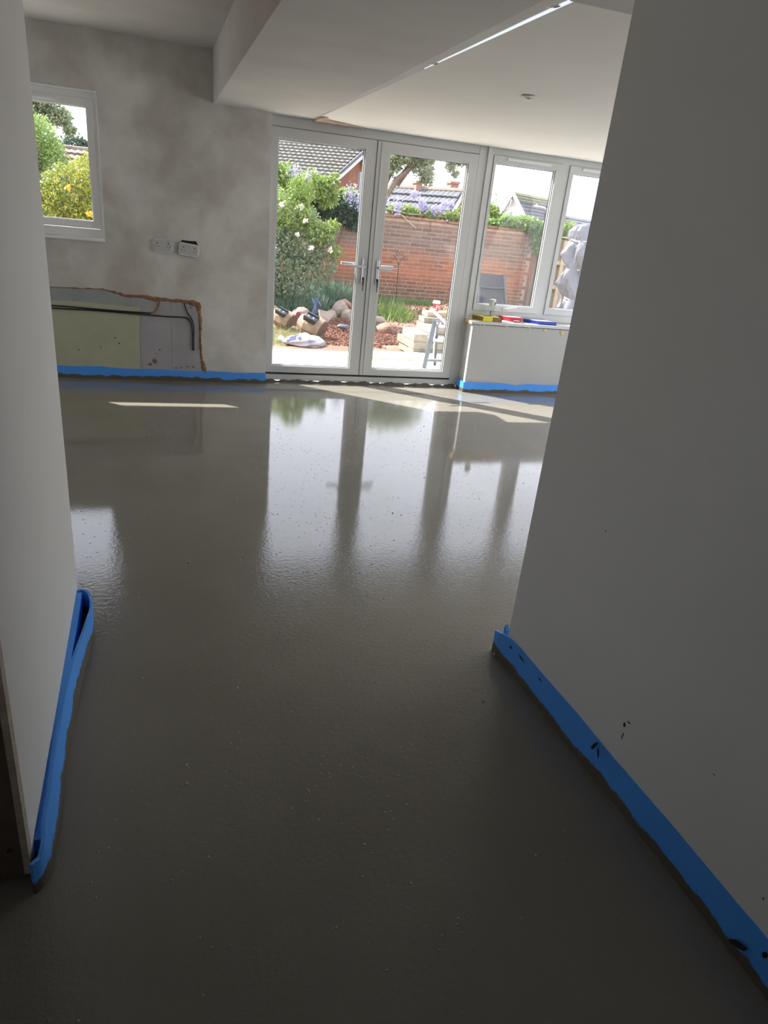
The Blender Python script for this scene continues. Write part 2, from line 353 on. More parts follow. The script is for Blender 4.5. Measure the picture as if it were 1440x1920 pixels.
    def blob(s, c, rad, seed=0, sub=2, rough=.25, squash=None, chunky=True):
        bm = bmesh.new(); bmesh.ops.create_icosphere(bm, subdivisions=sub, radius=1); rr = random.Random(seed)
        dirs = [Vector((rr.uniform(-1, 1), rr.uniform(-1, 1), rr.uniform(-1, 1))).normalized() for _ in range(9)]
        cut = [rr.uniform(.55, .9) for _ in dirs]
        for v in bm.verts:
            if chunky:
                for d, k in zip(dirs, cut):
                    t = v.co.dot(d)
                    if t > k: v.co -= d*(t-k)
            v.co *= 1+rr.uniform(-rough, rough)*.25
            v.co = Vector((v.co.x*rad[0], v.co.y*rad[1], v.co.z*rad[2]))
        bm.verts.index_update()
        s.add([Vector(c)+v.co for v in bm.verts], [[v.index for v in f.verts] for f in bm.faces]); bm.free(); return s
    def build(s, name, m, parent=None, smooth=False, org=None):
        me = bpy.data.meshes.new(name)
        if parent is not None: o0 = ORG[parent.name]
        elif org is not None: o0 = Vector(org)
        else:
            a = np.array(s.v); mn = a.min(0); mx = a.max(0); o0 = Vector(((mn[0]+mx[0])/2, (mn[1]+mx[1])/2, mn[2]))
        me.from_pydata([Vector(p)-o0 for p in s.v], [], s.f); me.materials.append(m)
        bm = bmesh.new(); bm.from_mesh(me); bmesh.ops.recalc_face_normals(bm, faces=bm.faces); bm.to_mesh(me); bm.free()
        if smooth: me.polygons.foreach_set('use_smooth', [True]*len(me.polygons))
        o = bpy.data.objects.new(name, me); COL.objects.link(o)
        if parent is not None: o.parent = parent; ORG[o.name] = o0
        else: o.location = o0; ORG[o.name] = o0
        return o
def S(name, mb, m, parent=None, **k): return tag(mb.build(name, m, parent, **k), kind='structure')
def frame(mb, x0, x1, z0, z1, t, y0, y1, tt=None, tb=None):
    """rectangular ring in the xz plane"""
    tt = t if tt is None else tt; tb = t if tb is None else tb
    mb.box(x0, x0+t, y0, y1, z0, z1); mb.box(x1-t, x1, y0, y1, z0, z1); mb.box(x0+t, x1-t, y0, y1, z1-tt, z1); mb.box(x0+t, x1-t, y0, y1, z0, z0+tb)
    return mb
def leaves(name, pts, size, m, parent=None, up=0., aspect=.5, jitter=.4, blades=False, label=None, cat=None, stuff=True):
    """one mesh of small folded leaves at the given points"""
    n = len(pts); pts = np.asarray(pts, float)
    d = RNG.normal(size=(n, 3)); d[:, 2] += up; d /= np.linalg.norm(d, axis=1)[:, None]
    a = RNG.normal(size=(n, 3)); a -= (a*d).sum(1)[:, None]*d; a /= np.linalg.norm(a, axis=1)[:, None]
    L = size*(1+RNG.uniform(-jitter, jitter, n))[:, None]; W = L*aspect
    nn = np.cross(d, a)
    p0 = pts; p1 = pts+d*L*.45+a*W*.5+nn*W*.12; p2 = pts+d*L; p3 = pts+d*L*.45-a*W*.5+nn*W*.12
    if blades: p1 = pts+a*W*.5; p3 = pts-a*W*.5
    V = np.stack([p0, p1, p2, p3], 1).reshape(-1, 3)
    o0 = ORG[parent.name] if parent is not None else Vector((*pts.mean(0)[:2], pts[:, 2].min()))
    V = V-np.array(o0)
    me = bpy.data.meshes.new(name); me.vertices.add(4*n); me.vertices.foreach_set('co', V.astype(np.float32).ravel())
    if blades:
        me.loops.add(3*n); me.loops.foreach_set('vertex_index', (np.arange(n)[:, None]*4+np.array([1, 2, 3])).ravel().astype(np.int32))
        me.polygons.add(n); me.polygons.foreach_set('loop_start', np.arange(n, dtype=np.int32)*3)
    else:
        me.loops.add(6*n); me.loops.foreach_set('vertex_index', (np.arange(n)[:, None]*4+np.array([0, 1, 2, 0, 2, 3])).ravel().astype(np.int32))
        me.polygons.add(2*n); me.polygons.foreach_set('loop_start', np.arange(2*n, dtype=np.int32)*3)
    me.update(calc_edges=True); me.materials.append(m)
    o = bpy.data.objects.new(name, me); COL.objects.link(o)
    if parent is not None: o.parent = parent
    else: o.location = o0
    ORG[o.name] = Vector(o0)
    if stuff: o['kind'] = 'stuff'
    if label: tag(o, label, cat)
    return o
def cloud(blobs, n, hollow=.55):
    """points in a union of ellipsoids (cx,cy,cz,rx,ry,rz), biased to the outside"""
    out = []; vol = np.array([b[3]*b[4]*b[5] for b in blobs])**.67; pr = vol/vol.sum()
    for b, k in zip(blobs, np.maximum((n*pr).astype(int), 1)):
        d = RNG.normal(size=(k, 3)); d /= np.linalg.norm(d, axis=1)[:, None]
        r = RNG.uniform(hollow, 1.0, k)**.7*(1+.12*np.sin(d[:, 0]*9+b[0]*7)*np.cos(d[:, 2]*11+b[2]*5))
        out.append(np.array(b[:3])+d*r[:, None]*np.array(b[3:6]))
    return np.concatenate(out)

# ================================================================== ROOM SHELL
YP, YD = 6.495, 6.59
bm = MB()
bm.box(-3.2, 5.4, -1.6, 6.60, -.15, 0)
S('floor', bm, screedm)
m = MB()   # back wall: pieces round the small window and left of the doors, and over the doors
m.box(-3.2, -1.55, YP, 6.75, -.15, 2.75); m.box(-1.55, -.335, YP, 6.75, -.15, 1.115); m.box(-1.55, -.335, YP, 6.75, 2.165, 2.75)
m.box(-.335, 1.0, YP, 6.75, -.15, 2.75)
m.box(1.0, 5.4, 6.60, 6.75, 2.205, 2.75); m.box(4.62, 5.4, YD, 6.75, .66, 2.205)
wall_back = S('wall_back', m, plaster)
m = MB(); m.prism([(2.985, 6.375), (5.4, 6.375), (5.4, 6.72), (3.0, 6.72)], .805, 'xy', -.15); wall_dwarf = S('wall_dwarf', m, dimmed_paint)
m = MB(); m.box(-1.7, -.298, 1.27, 2.47, .045, 2.565); m.box(-3.2, -1.7, 2.30, 2.47, -.1, 2.565)
S('wall_left', m, paint)
m = MB(); m.box(1.206, 1.345, -1.5, 1.895, -.1, 2.2); m.box(1.345, 5.4, 1.78, 1.895, -.1, 2.2); S('wall_right', m, paint)
m = MB(); m.box(-1.7, 1.345, -1.62, -1.5, -.1, 2.565); S('wall_rear', m, paint)
m = MB(); m.box(-1.82, -1.7, -1.62, -.7, -.1, 2.565); m.box(-1.82, -1.7, .5, 1.27, -.1, 2.565); m.box(-1.82, -1.7, -.7, .5, -.1, 1.3); m.box(-1.82, -1.7, -.7, .5, 2.0, 2.565); S('wall_hall', m, paint)
def unseen_window(name, x0, x1, y0, y1, z0, z1, n):
    m = MB(); st_ = (y1-y0)/n
    for k in range(n):
        a, b = y0+k*st_, y0+(k+1)*st_
        m.box(x0, x1, a, a+.06, z0, z1); m.box(x0, x1, b-.06, b, z0, z1); m.box(x0, x1, a+.06, b-.06, z0, z0+.06); m.box(x0, x1, a+.06, b-.06, z1-.06, z1)
    w_ = S(name, m, upvc); mm = MB()
    mm.box((x0+x1)/2-.003, (x0+x1)/2+.003, y0+.05, y1-.05, z0+.05, z1-.05); mm.build('glass_pane', glass, w_); return w_
unseen_window('unseen_window_4', -1.80, -1.73, -.7, .5, 1.3, 2.0, 2)  # unseen hall window, added to light the near walls
m = MB(); m.box(-3.32, -3.2, 2.30, 5.0, -.1, 2.75); m.box(-3.32, -3.2, 6.2, 6.75, -.1, 2.75); m.box(-3.32, -3.2, 5.0, 6.2, -.1, .25); m.box(-3.32, -3.2, 5.0, 6.2, 2.0, 2.75); S('wall_side', m, plaster)
unseen_window('unseen_window_5', -3.30, -3.23, 5.0, 6.2, .25, 2.0, 2)  # unseen opening, added so daylight reaches the plaster wall
m = MB()
m.box(5.4, 5.52, 1.78, 2.9, -.1, 2.75); m.box(5.4, 5.52, 6.2, 6.75, -.1, 2.75); m.box(5.4, 5.52, 2.9, 6.2, -.1, .05); m.box(5.4, 5.52, 2.9, 6.2, 2.14, 2.75)
S('wall_garden_side', m, paint)
unseen_window('unseen_window_3', 5.42, 5.49, 2.9, 6.2, .05, 2.14, 3)  # unseen glazing, added and enlarged to brighten the extension ceiling
# ceilings
m = MB(); m.box(-3.2, .53, 1.2, YP, 2.565, 2.62); m.box(-1.7, .53, -1.5, 1.2, 2.565, 2.62); S('ceiling', m, newplas)
m = MB(); m.box(.532, 1.35, -1.5, 6.56, 2.2, 2.6); S('ceiling_beam', m, newplas)
m = MB(); m.box(1.345, 5.4, 1.895, 2.49, 2.155, 2.6); S('ceiling_header', m, newplas)
# extension ceiling with a fold that opens out beside the beam
m = MB(); ys = [6.56, 6.3, 5.4, 4.5, 3.6, 2.75, 2.40]; vs = []; ext = [1.35, None, 2.3, 5.4]
for y in ys:
    t = max(0, (6.3-y)/3.6); zx = 2.195+.036*min(t, 1.05)
    vs += [(1.353+.146*t, y, zx), (2.3, y, 2.19), (5.4 if y > 4.6 else 3.35, y, 2.19)]
n = len(vs); fs = [(i*3+j, i*3+j+1, i*3+j+4, i*3+j+3) for i in range(len(ys)-1) for j in range(2)]
m.add(vs+[(a, b, c+.05) for a, b, c in vs], fs+[tuple(k+n for k in f) for f in fs]); m.box(5.2, 5.4, 2.49, 5.4, 2.19, 2.24)
S('ceiling_extension', m, ceilpaint)
m = MB(); vs = []
for y in ys:
    t = max(0, (6.3-y)/3.6); zx = 2.195+.036*min(t, 1.05); vs += [(1.35, y, 2.2), (1.353+.146*t, y, zx)]
fs = [(i*2, i*2+1, i*2+3, i*2+2) for i in range(len(ys)-1)]; n = len(vs)
m.add(vs+[(a, b, c+.05) for a, b, c in vs], fs+[tuple(k+n for k in f) for f in fs]); S('trim_1', m, newplas)
m = MB(); m.box(-3.32, 3.35, -1.62, 6.75, 2.75, 2.9); m.box(5.2, 5.52, -1.62, 6.75, 2.75, 2.9); m.box(3.35, 5.2, -1.62, 2.45, 2.75, 2.9); m.box(3.35, 5.2, 4.75, 6.75, 2.75, 2.9); m.box(3.30, 3.35, 2.45, 4.75, 2.19, 2.75); m.box(5.2, 5.25, 2.45, 4.75, 2.19, 2.75); m.box(3.3, 5.25, 4.75, 4.8, 2.19, 2.75);  m.box(-3.32, .8, 6.75, 7.36, 2.6, 2.75); S('roof', m, whiterend)  # hole at the right is an added, unseen rooflight letting in daylight
# ragged uncovered plaster where beam meets door head
m = MB(); m.prism([(1.352, 6.555), (1.354, 6.30), (1.375, 6.24), (1.41, 6.26), (1.44, 6.36), (1.50, 6.40), (1.60, 6.43), (1.70, 6.49), (1.80, 6.54), (1.80, 6.559)], .012, 'xy', 2.183); S('trim_2', m, mat('bare pink backing plaster', (.52, .38, .30), .95, .3, 14, bump=.4))

# ---- repairs on the back wall: exposed boards, torn render edge
m = MB(); m.prism([(-1.3, .09), (-.105, .09), (-.085, .69), (-.2, .70), (-1.3, .64)], .006, 'xz', YP-.004); o = m.build('plasterboard_panel', boardgreen, wall_back); o['label'] = 'pale yellow green moisture board'
m = MB(); m.prism([(-1.3, .636), (-.5, .636), (-.09, .615), (-.079, .70), (-.2, .715), (-.386, .745), (-1.3, .738)], .006, 'xz', YP-.0055); o = m.build('plasterboard_panel', boardblue, wall_back); o['label'] = 'blue grey board offcut'
m = MB(); m.prism([(-.10, .09), (.165, .09), (.164, .69), (.04, .70), (-.083, .70)], .006, 'xz', YP-.0048); o = m.build('plasterboard_panel', boardgrey, wall_back); o['label'] = 'mauve grey plasterboard'
m = MB(); m.prism([(.168, .09), (.425, .09), (.41, .5), (.40, .66), (.168, .69)], .006, 'xz', YP-.0045); m.build('plasterboard_panel', boardgrey, wall_back)
top = [(-1.3, .735), (-.761, .741), (-.588, .743), (-.386, .753), (-.336, .744), (-.27, .735), (-.208, .722), (-.14, .722), (-.078, .719), (.054, .714), (.188, .705), (.324, .703), (.4, .698), (.42, .672), (.424, .63), (.426, .583), (.425, .5), (.421, .44), (.417, .387), (.424, .31), (.427, .244), (.440, .19), (.458, .143), (.479, .078)]
bot = [(-1.3, .731), (-.762, .735), (-.589, .738), (-.387, .745), (-.33, .73), (-.26, .708), (-.184, .679), (-.12, .69), (-.079, .695), (.039, .672), (.187, .678), (.296, .671), (.37, .645), (.388, .615), (.391, .595), (.395, .56), (.402, .498), (.406, .44), (.406, .386), (.406, .31), (.409, .243), (.410, .19), (.412, .142), (.417, .076)]
def sub(pl, k=4):
    o_ = []
    for a, b in zip(pl[:-1], pl[1:]):
        for i in range(k): t = i/k; o_.append((a[0]+(b[0]-a[0])*t, a[1]+(b[1]-a[1])*t))
    return o_+[pl[-1]]
T, B = sub(top), sub(bot); vs = []; fs = []
for (a, b), (c, d) in zip(T, B):
    j = lambda k: random.uniform(-k, k)
    vs += [(a+j(.006), YP-.001, b+j(.006)), (a*.7+c*.3+j(.004), YP-.012+j(.004), b*.7+d*.3+j(.004)), (a*.3+c*.7+j(.004), YP-.009+j(.004), b*.3+d*.7), (c+j(.005), YP-.001, d+j(.005))]
for i in range(len(T)-1):
    for k in range(3): fs.append((i*4+k, i*4+k+1, i*4+k+5, i*4+k+4))
m = MB().add(vs, fs); m.build('torn_plaster_edge', brownedge, wall_back)
m = MB()
for (x, z, a, b) in ((.02, .17, .06, .05), (-.02, .14, .05, .03), (.20, .115, .05, .012), (.245, .12, .02, .02), (.30, .13, .03, .01), (-.42, .27, .012, .035), (.03, .235, .02, .008), (.06, .64, .015, .05), (.35, .13, .02, .02)):
    m.blob((x, YP-.006, z), (a/2, .003, b/2), int(abs(x)*1000), 1)
m.build('plaster_smear', brownedge, wall_back)
m = MB()
for x, z in ((-.30, .355), (-.27, .31), (-.27, .31), (.335, .64), (-.6, .24), (.065, .27)): m.lathe((x, YP-.0045, z), [(.0, 0), (.006, 0), (.006, .002)], 8, (0, -1, 0))
m.build('screw_hole', darkhole, wall_back)

# ---- cables
def cable(pts, label, r=.006):
    p = [(x, YP-.015, z) for x, z in pts]; mb = MB().tube(p, r, 7); return tag(mb.build('power_cable', rubberblk, smooth=True), label, 'cable', 'black cables on the stripped wall')
def smooth(pl, k=5):
    o_ = []; P = [pl[0]]+pl+[pl[-1]]
    for i in range(1, len(P)-2):
        for q in range(k):
            t = q/k; f = [0.5*((2*P[i][c])+(-P[i-1][c]+P[i+1][c])*t+(2*P[i-1][c]-5*P[i][c]+4*P[i+1][c]-P[i+2][c])*t*t+(-P[i-1][c]+3*P[i][c]-3*P[i+1][c]+P[i+2][c])*t**3) for c in range(len(pl[0]))]
            o_.append(tuple(f))
    return o_+[pl[-1]]
cable(smooth([(-1.3, .60), (-.768, .594), (-.6, .591), (-.345, .582), (-.084, .578), (.0, .576)]), 'upper black cable running level along the yellow green board')
m = MB().tube([(x, YP-.014, z) for x, z in smooth([(-.02, .576), (.03, .59), (.058, .623), (.07, .65), (.073, .685)])], .006, 7)
tag(m.build('power_cable', brownedge, smooth=True), 'plaster-coated brown cable curving up into the torn edge', 'cable')
cable(smooth([(-1.3, .578), (-.769, .574), (-.474, .574), (-.216, .567), (-.031, .562), (.116, .557), (.253, .558), (.30, .552), (.335, .52), (.345, .45), (.347, .383), (.348, .28)]), 'lower black cable running along the boards then bending down')
cable(smooth([(.28, .68), (.295, .63), (.309, .597), (.346, .537), (.359, .468), (.356, .384), (.356, .277)]), 'short black cable dropping from the torn edge to the clipped bend')

# ---- sockets
def socket(c, rz, ry, gap, label, hole):
    x, z = c; t = empty('wall_socket', (x, YP-gap, z), label, 'socket', 'double wall sockets')
    R = Euler((0, ry, 0)).to_matrix(); org = Vector((x, YP-gap, z))
    def rot(mb): mb.v = [tuple(org+R@(Vector(p)-org)) for p in mb.v]; return mb
    wd, hh = .155, .092; Y0 = YP-gap
    mb = MB().box(x-wd/2+.006, x+wd/2-.006, Y0-.012, Y0+.001, z-hh/2+.006, z+hh/2-.006, ch=.003); rot(mb).build('faceplate', sockmat, t)
    mb = MB(); prof = [(-wd/2, -hh/2), (wd/2, -hh/2), (wd/2, hh/2), (-wd/2, hh/2)]
    pts = []
    for i in range(4):
        a, b = Vector(prof[i]), Vector(prof[(i+1) % 4])
        for k in range(7): q = a.lerp(b, (k+.5)/7); pts.append((x+q.x*(.985+random.uniform(-.01, .01)), Y0-.006, z+q.y*(.985+random.uniform(-.02, .02))))
    mb.tube(pts+[pts[0]], .0052, 6); rot(mb).build('sealant_rim', sockedge, t)
    for sx_ in (-1, 1):
        mb = MB(); cx = x+sx_*.045
        mb.box(cx-.004, cx+.004, Y0-.0128, Y0-.0118, z+.012, z+.022)
        mb.box(cx-.015, cx-.008, Y0-.0128, Y0-.0118, z-.012, z-.006); mb.box(cx+.008, cx+.015, Y0-.0128, Y0-.0118, z-.012, z-.006)
        mb.lathe((cx+sx_*.022, Y0-.0118, z+.002), [(.0025, 0), (.0025, .001)], 8, (0, -1, 0))
        rot(mb).build('pin_holes', gasket, t)
        mb = MB().box(x+sx_*.010-.006, x+sx_*.010+.006, Y0-.016, Y0-.011, z+.016, z+.030, ch=.002); rot(mb).build('rocker_switch', upvc, t)
    if hole:
        mb = MB().prism(hole, .004, 'xz', YP-.0045); mb.build('back_box_cavity', darkhole, t)
    if gap > .01:
        mb = MB().box(x-.05, x+.05, Y0, YP, z-.03, z+.035); mb.build('back_box', darkhole, t)
socket((.117, 1.127), 0, -.02, .004, 'white-rimmed double socket nearly flush with the wall, closer to the window', [(.05, 1.172), (.12, 1.176), (.12, 1.16), (.05, 1.16)])
socket((.327, 1.110), 0, .10, .014, 'double socket hanging crooked over its black open box, closer to the glass doors', [(.26, 1.158), (.272, 1.182), (.33, 1.180), (.388, 1.182), (.408, 1.140), (.27, 1.13)])

# ---- blue edging foam
def foamstrip(name, path, h, label, th=.007, waver=.006, htop=None):
    n = len(path); vs = []; fs = []
    for i, p in enumerate(path):
        a = Vector(path[max(i-1, 0)][:2]); b = Vector(path[min(i+1, n-1)][:2]); d = (b-a).normalized(); nx = Vector((-d.y, d.x))
        hz = (p[2] if len(p) > 2 else h)+waver*math.sin(i*1.1)*.5+random.uniform(-1, 1)*waver*.25
        lean = p[3] if len(p) > 3 else 0.
        q = Vector(p[:2]); q2 = q+nx*lean
        for (bq, zz) in ((q, -.01), (q+nx*th, -.01), (q2+nx*th, hz), (q2, hz)): vs.append((bq.x, bq.y, zz))
    for i in range(n-1):
        for k in range(4): fs.append((i*4+k, i*4+(k+1) % 4, i*4+4+(k+1) % 4, i*4+4+k))
    fs += [(0, 1, 2, 3), ((n-1)*4+3, (n-1)*4+2, (n-1)*4+1, (n-1)*4)]
    mb = MB().add(vs, fs); return tag(mb.build(name, foamm), label, 'foam strip')
def line(a, b, n): return [tuple(a[k]+(b[k]-a[k])*i/n for k in range(len(a))) for i in range(n+1)]
foamstrip('edging_foam', line((-3.1, YP-.008), (-.4, YP-.008), 30)+line((-.36, YP-.009, .098), (.98, YP-.011, .093), 16)+[(1.003, YP-.012, .096), (1.006, YP+.03, .096)], .104, 'blue foam strip along the foot of the mottled plaster wall', th=.008)
dw = [(2.980, 6.555, .10), (2.978, 6.50, .10), (2.972, 6.41, .098), (2.974, 6.367, .098)]+line((3.02, 6.363, .10), (3.42, 6.363, .098), 6)+[(3.50, 6.361, .088), (3.56, 6.359, .080), (3.60, 6.359, .086)]+line((3.68, 6.363, .098), (5.3, 6.363, .10), 12)
foamstrip('edging_foam', [(a, b, c) for a, b, c in dw], .1, 'blue foam strip wrapping the low white wall under the windows', th=-.008, waver=.003)
rs = line((1.200, -1.4, .125), (1.199, 1.80, .118), 40)+[(1.196, 1.86, .112), (1.190, 1.90, .108), (1.186, 1.93, .10), (1.189, 1.965, .09)]
foamstrip('edging_foam', [(p[0]-.004*math.sin(p[1]*5), p[1], p[2]) for p in rs], .12, 'long blue foam strip at the foot of the near grey wall with dark screed smears', th=-.010, waver=.003)
ls = smooth([(-.296, 1.222), (-.281, 1.245), (-.270, 1.30), (-.266, 1.42), (-.270, 1.62), (-.266, 1.86), (-.257, 2.05), (-.248, 2.22), (-.246, 2.33), (-.256, 2.40), (-.278, 2.44), (-.296, 2.43)], 5)
ls = [(p[0], p[1], .088+.012*max(0, min(1, (p[1]-1.9)/.5)), .020*max(0, min(1, (2.3-p[1])/.3))*max(0, min(1, (p[1]-1.24)/.1))) for p in ls]
foamstrip('edging_foam', ls, .09, 'blue foam strip curling loose at the far end of the white partition', th=-.009, waver=.002)
m = MB().prism([(p[1], 0.0) for p in line((0, 1.3), (0, 2.42), 12)]+[(p[1], p[2]) for p in line((0, 2.42, .10), (0, 1.3, .075), 12)], .019, 'yz', -.2979)
tag(m.build('edging_foam', foamm), 'flat blue foam strip taped against the white partition behind the curling one', 'foam strip')
m = MB().prism([(1.897, .0), (1.93, .0), (1.925, .135), (1.905, .12)], .012, 'yz', 1.203); tag(m.build('edging_foam', foamm), 'small upright blue foam flap on the far corner of the near grey wall', 'foam strip')

fr = [o_ for o_ in bpy.data.objects if o_.get('label', '').startswith('long blue foam')][0]
for (y_, z_, l_, h_, r_) in ((1.30, .112, .012, .05, .5), (1.28, .10, .006, .03, -.4), (1.62, .113, .03, .006, .2), (1.75, .108, .05, .008, .15), (1.83, .10, .02, .01, .2), (.66, .10, .012, .02, .3), (.72, .05, .02, .06, .9), (.60, .05, .03, .05, .6)):
    mb = MB().blob((0, 0, 0), (.0022, l_*.5, h_*.5), int(y_*99), 2, .9); Rr = Euler((r_, 0, 0)).to_matrix(); mb.v = [tuple(Vector((1.1865-.004*math.sin(y_*5), y_, z_))+Rr@Vector(p)) for p in mb.v]; mb.build('screed_smear', darkhole, fr)
for w_, x_, pts_ in (('wall_right', 1.2055, ((1.235, .235, .012, .02), (1.23, .20, .004, .03), (1.22, .255, .02, .006), (1.507, .70, .004, .008), (.93, .34, .012, .003), (.72, .19, .006, .006))),):
    for y_, z_, l_, h_ in pts_: MB().blob((x_, y_, z_), (.0012, l_*.5, h_*.5), int(y_*77), 1, .9).build('scuff_mark', darkhole, bpy.data.objects[w_])
for x_, z_, l_, h_ in ((3.50, .42, .004, .03), (3.22, .30, .012, .01), (3.78, .47, .01, .01), (3.30, .17, .008, .012), (3.60, .22, .006, .008), (3.9, .36, .008, .02)): MB().blob((x_, 6.3745, z_), (l_*.5, .0012, h_*.5), int(x_*77), 1, .9).build('scuff_mark', boardgrey, wall_dwarf)
# ---- near left opening lining
m = MB().box(-1.69, -.303, 1.243, 1.2695, .03, 2.5); m.build('door_lining', jamb); lin = bpy.data.objects['door_lining']; tag(lin, 'dark brown board lining on the end of the white partition', 'door lining')
ORG['door_lining'] = lin.location.copy()
MB().box(-.312, -.298, 1.240, 1.2695, .04, 2.5).build('board_edge', pbedge, lin)
MB().lathe((-.335, 1.244, .115), [(.006, 0), (.006, .002)], 10, (0, -1, 0)).build('screw_hole', darkhole, lin)
# crumbs and lumps in the screed, more and paler to paint floor glints, dirty lip by the threshold
m = MB()
for x, y, r in [(.047, 1.488, .006), (.05, 1.56, .004), (.123, 2.822, .008), (.228, 1.888, .005), (1.022, 1.68, .005), (.888, 1.068, .005), (1.19, 1.935, .010)]+[(random.uniform(-.2, 1.15), random.uniform(.9, 3.5), random.uniform(.0015, .0038)) for _ in range(170)]+[(random.uniform(-.2, 3.0), random.uniform(3, 6.2), random.uniform(.002, .005)) for _ in range(60)]:
    m.blob((x, y, r*.3), (r, r*1.3, r*.8), int(x*997+y*31) % 9999, 1)
tag(m.build('screed_crumbs_glints', crumb_glint), 'tiny pale crumbs and painted glints scattered over the wet floor', 'crumbs', kind='stuff')
vs = []; fs = []; N = 120
for i in range(N+1):
    x = 1.0+1.97*i/N; h = .020+.012*math.sin(i*.55)*math.sin(i*.23)+random.uniform(-.004, .005)
    vs += [(x, 6.535+random.uniform(-.004, .004), .0), (x, 6.572, max(h, .006)), (x, 6.59, max(h, .006))]
for i in range(N): fs += [(i*3, i*3+1, i*3+4, i*3+3), (i*3+1, i*3+2, i*3+5, i*3+4)]
tag(MB().add(vs, fs).build('screed_splash', mat('dark splashed screed', (.11, .095, .075), .7, .3, 30, bump=.4)), 'dark ragged lip of screed splashed against the glass door threshold', 'screed splash', kind='stuff')

# ================================================================== DOORS AND WINDOWS
d1 = empty('door_1', (1.96, YD, 0), kind='structure', label='white glazed double doors to the garden')
m = MB(); m.box(.93, 1.0, YD, 6.66, 0.02, 2.205); m.box(2.905, 2.985, YD-.004, 6.66, .02, 2.205); m.box(1.0, 2.905, YD, 6.66, 2.122, 2.205)
m.box(2.985, 3.035, YD-.02, 6.66, .02, 2.20)
m.build('outer_frame', upvc, d1)
m = MB(); m.box(1.0, 2.985, YD-.006, 6.68, .018, .070); m.box(1.0, 2.985, YD-.012, YD, .018, .034); m.build('threshold', upvc, d1)
m = MB().box(1.0, 2.905, YD+.004, 6.655, .068, .088); m.build('threshold_gap', gasket, d1)
def leaf(x0, x1, gx0, gx1, z0, z1, gz0, gz1):
    m = MB(); y0, y1 = YD-.012, 6.64
    m.box(x0, gx0, y0, y1, z0, z1); m.box(gx1, x1, y0, y1, z0, z1); m.box(gx0, gx1, y0, y1, gz1, z1); m.box(gx0, gx1, y0, y1, z0, gz0)
    lf = m.build('door_leaf', upvc, d1)
    m = MB(); frame(m, gx0-.001, gx1+.001, gz0-.001, gz1+.001, .011, YD+.006, YD+.022); m.build('glazing_bead', upvc2, lf)
    m = MB(); frame(m, gx0+.009, gx1-.009, gz0+.009, gz1-.009, .004, YD+.020, YD+.032); m.build('gasket', gasket, lf)
    m = MB().box(gx0+.005, gx1-.005, YD+.022, YD+.028, gz0+.005, gz1-.005); m.build('glass_pane', glass, lf)
    m = MB(); frame(m, x0-.003, x1+.003, z0-.004, z1+.004, .006, YD-.004, YD+.01); m.build('edge_seal', gasket, lf)
    return lf
l1 = leaf(.96, 1.930, 1.068, 1.832, .090, 2.116, .150, 2.040)
l2 = leaf(1.937, 2.900, 2.055, 2.815, .090, 2.116, .150, 2.040)
m = MB().box(1.934, 1.985, YD-.022, YD-.010, .10, 2.11, ch=.004); m.build('astragal', upvc, d1)
m = MB().box(1.968, 1.985, YD-.030, YD-.020, .11, 2.10, ch=.003); m.build('astragal_ridge', upvc, d1)
def lever(lf, x, sg, z):
    m = MB().box(x-.014, x+.014, YD-.024, YD-.012, z-.15, z+.07, ch=.004); m.build('handle_plate', chrome, lf)
    m = MB().tube([(x, YD-.02, z), (x, YD-.06, z)], .009, 8); m.bar((x-sg*.005, YD-.062, z), (x+sg*.125, YD-.062, z-.006), .018, .020); m.build('handle', chrome, lf)
    m = MB().box(min(x+sg*.03, x+sg*.19), max(x+sg*.03, x+sg*.19), 6.67, 6.69, z-.006, z+.020, ch=.003); m.build('outside_handle', upvc2, lf)
    m = MB().lathe((x, YD-.024, z-.105), [(.0085, 0), (.0085, .008)], 12, (0, -1, 0)); m.build('lock_cylinder', blackpl, lf)
    m = MB(); m.box(x-.001, x+.003, YD-.06, YD-.03, z-.118, z-.100); m.box(x-.006, x+.006, YD-.048, YD-.045, z-.17, z-.118); m.box(x-.004, x+.004, YD-.047, YD-.044, z-.215, z-.17); m.build('key', blackpl, lf)
lever(l1, 1.893, -1, 1.092); lever(l2, 2.030, 1, 1.087)

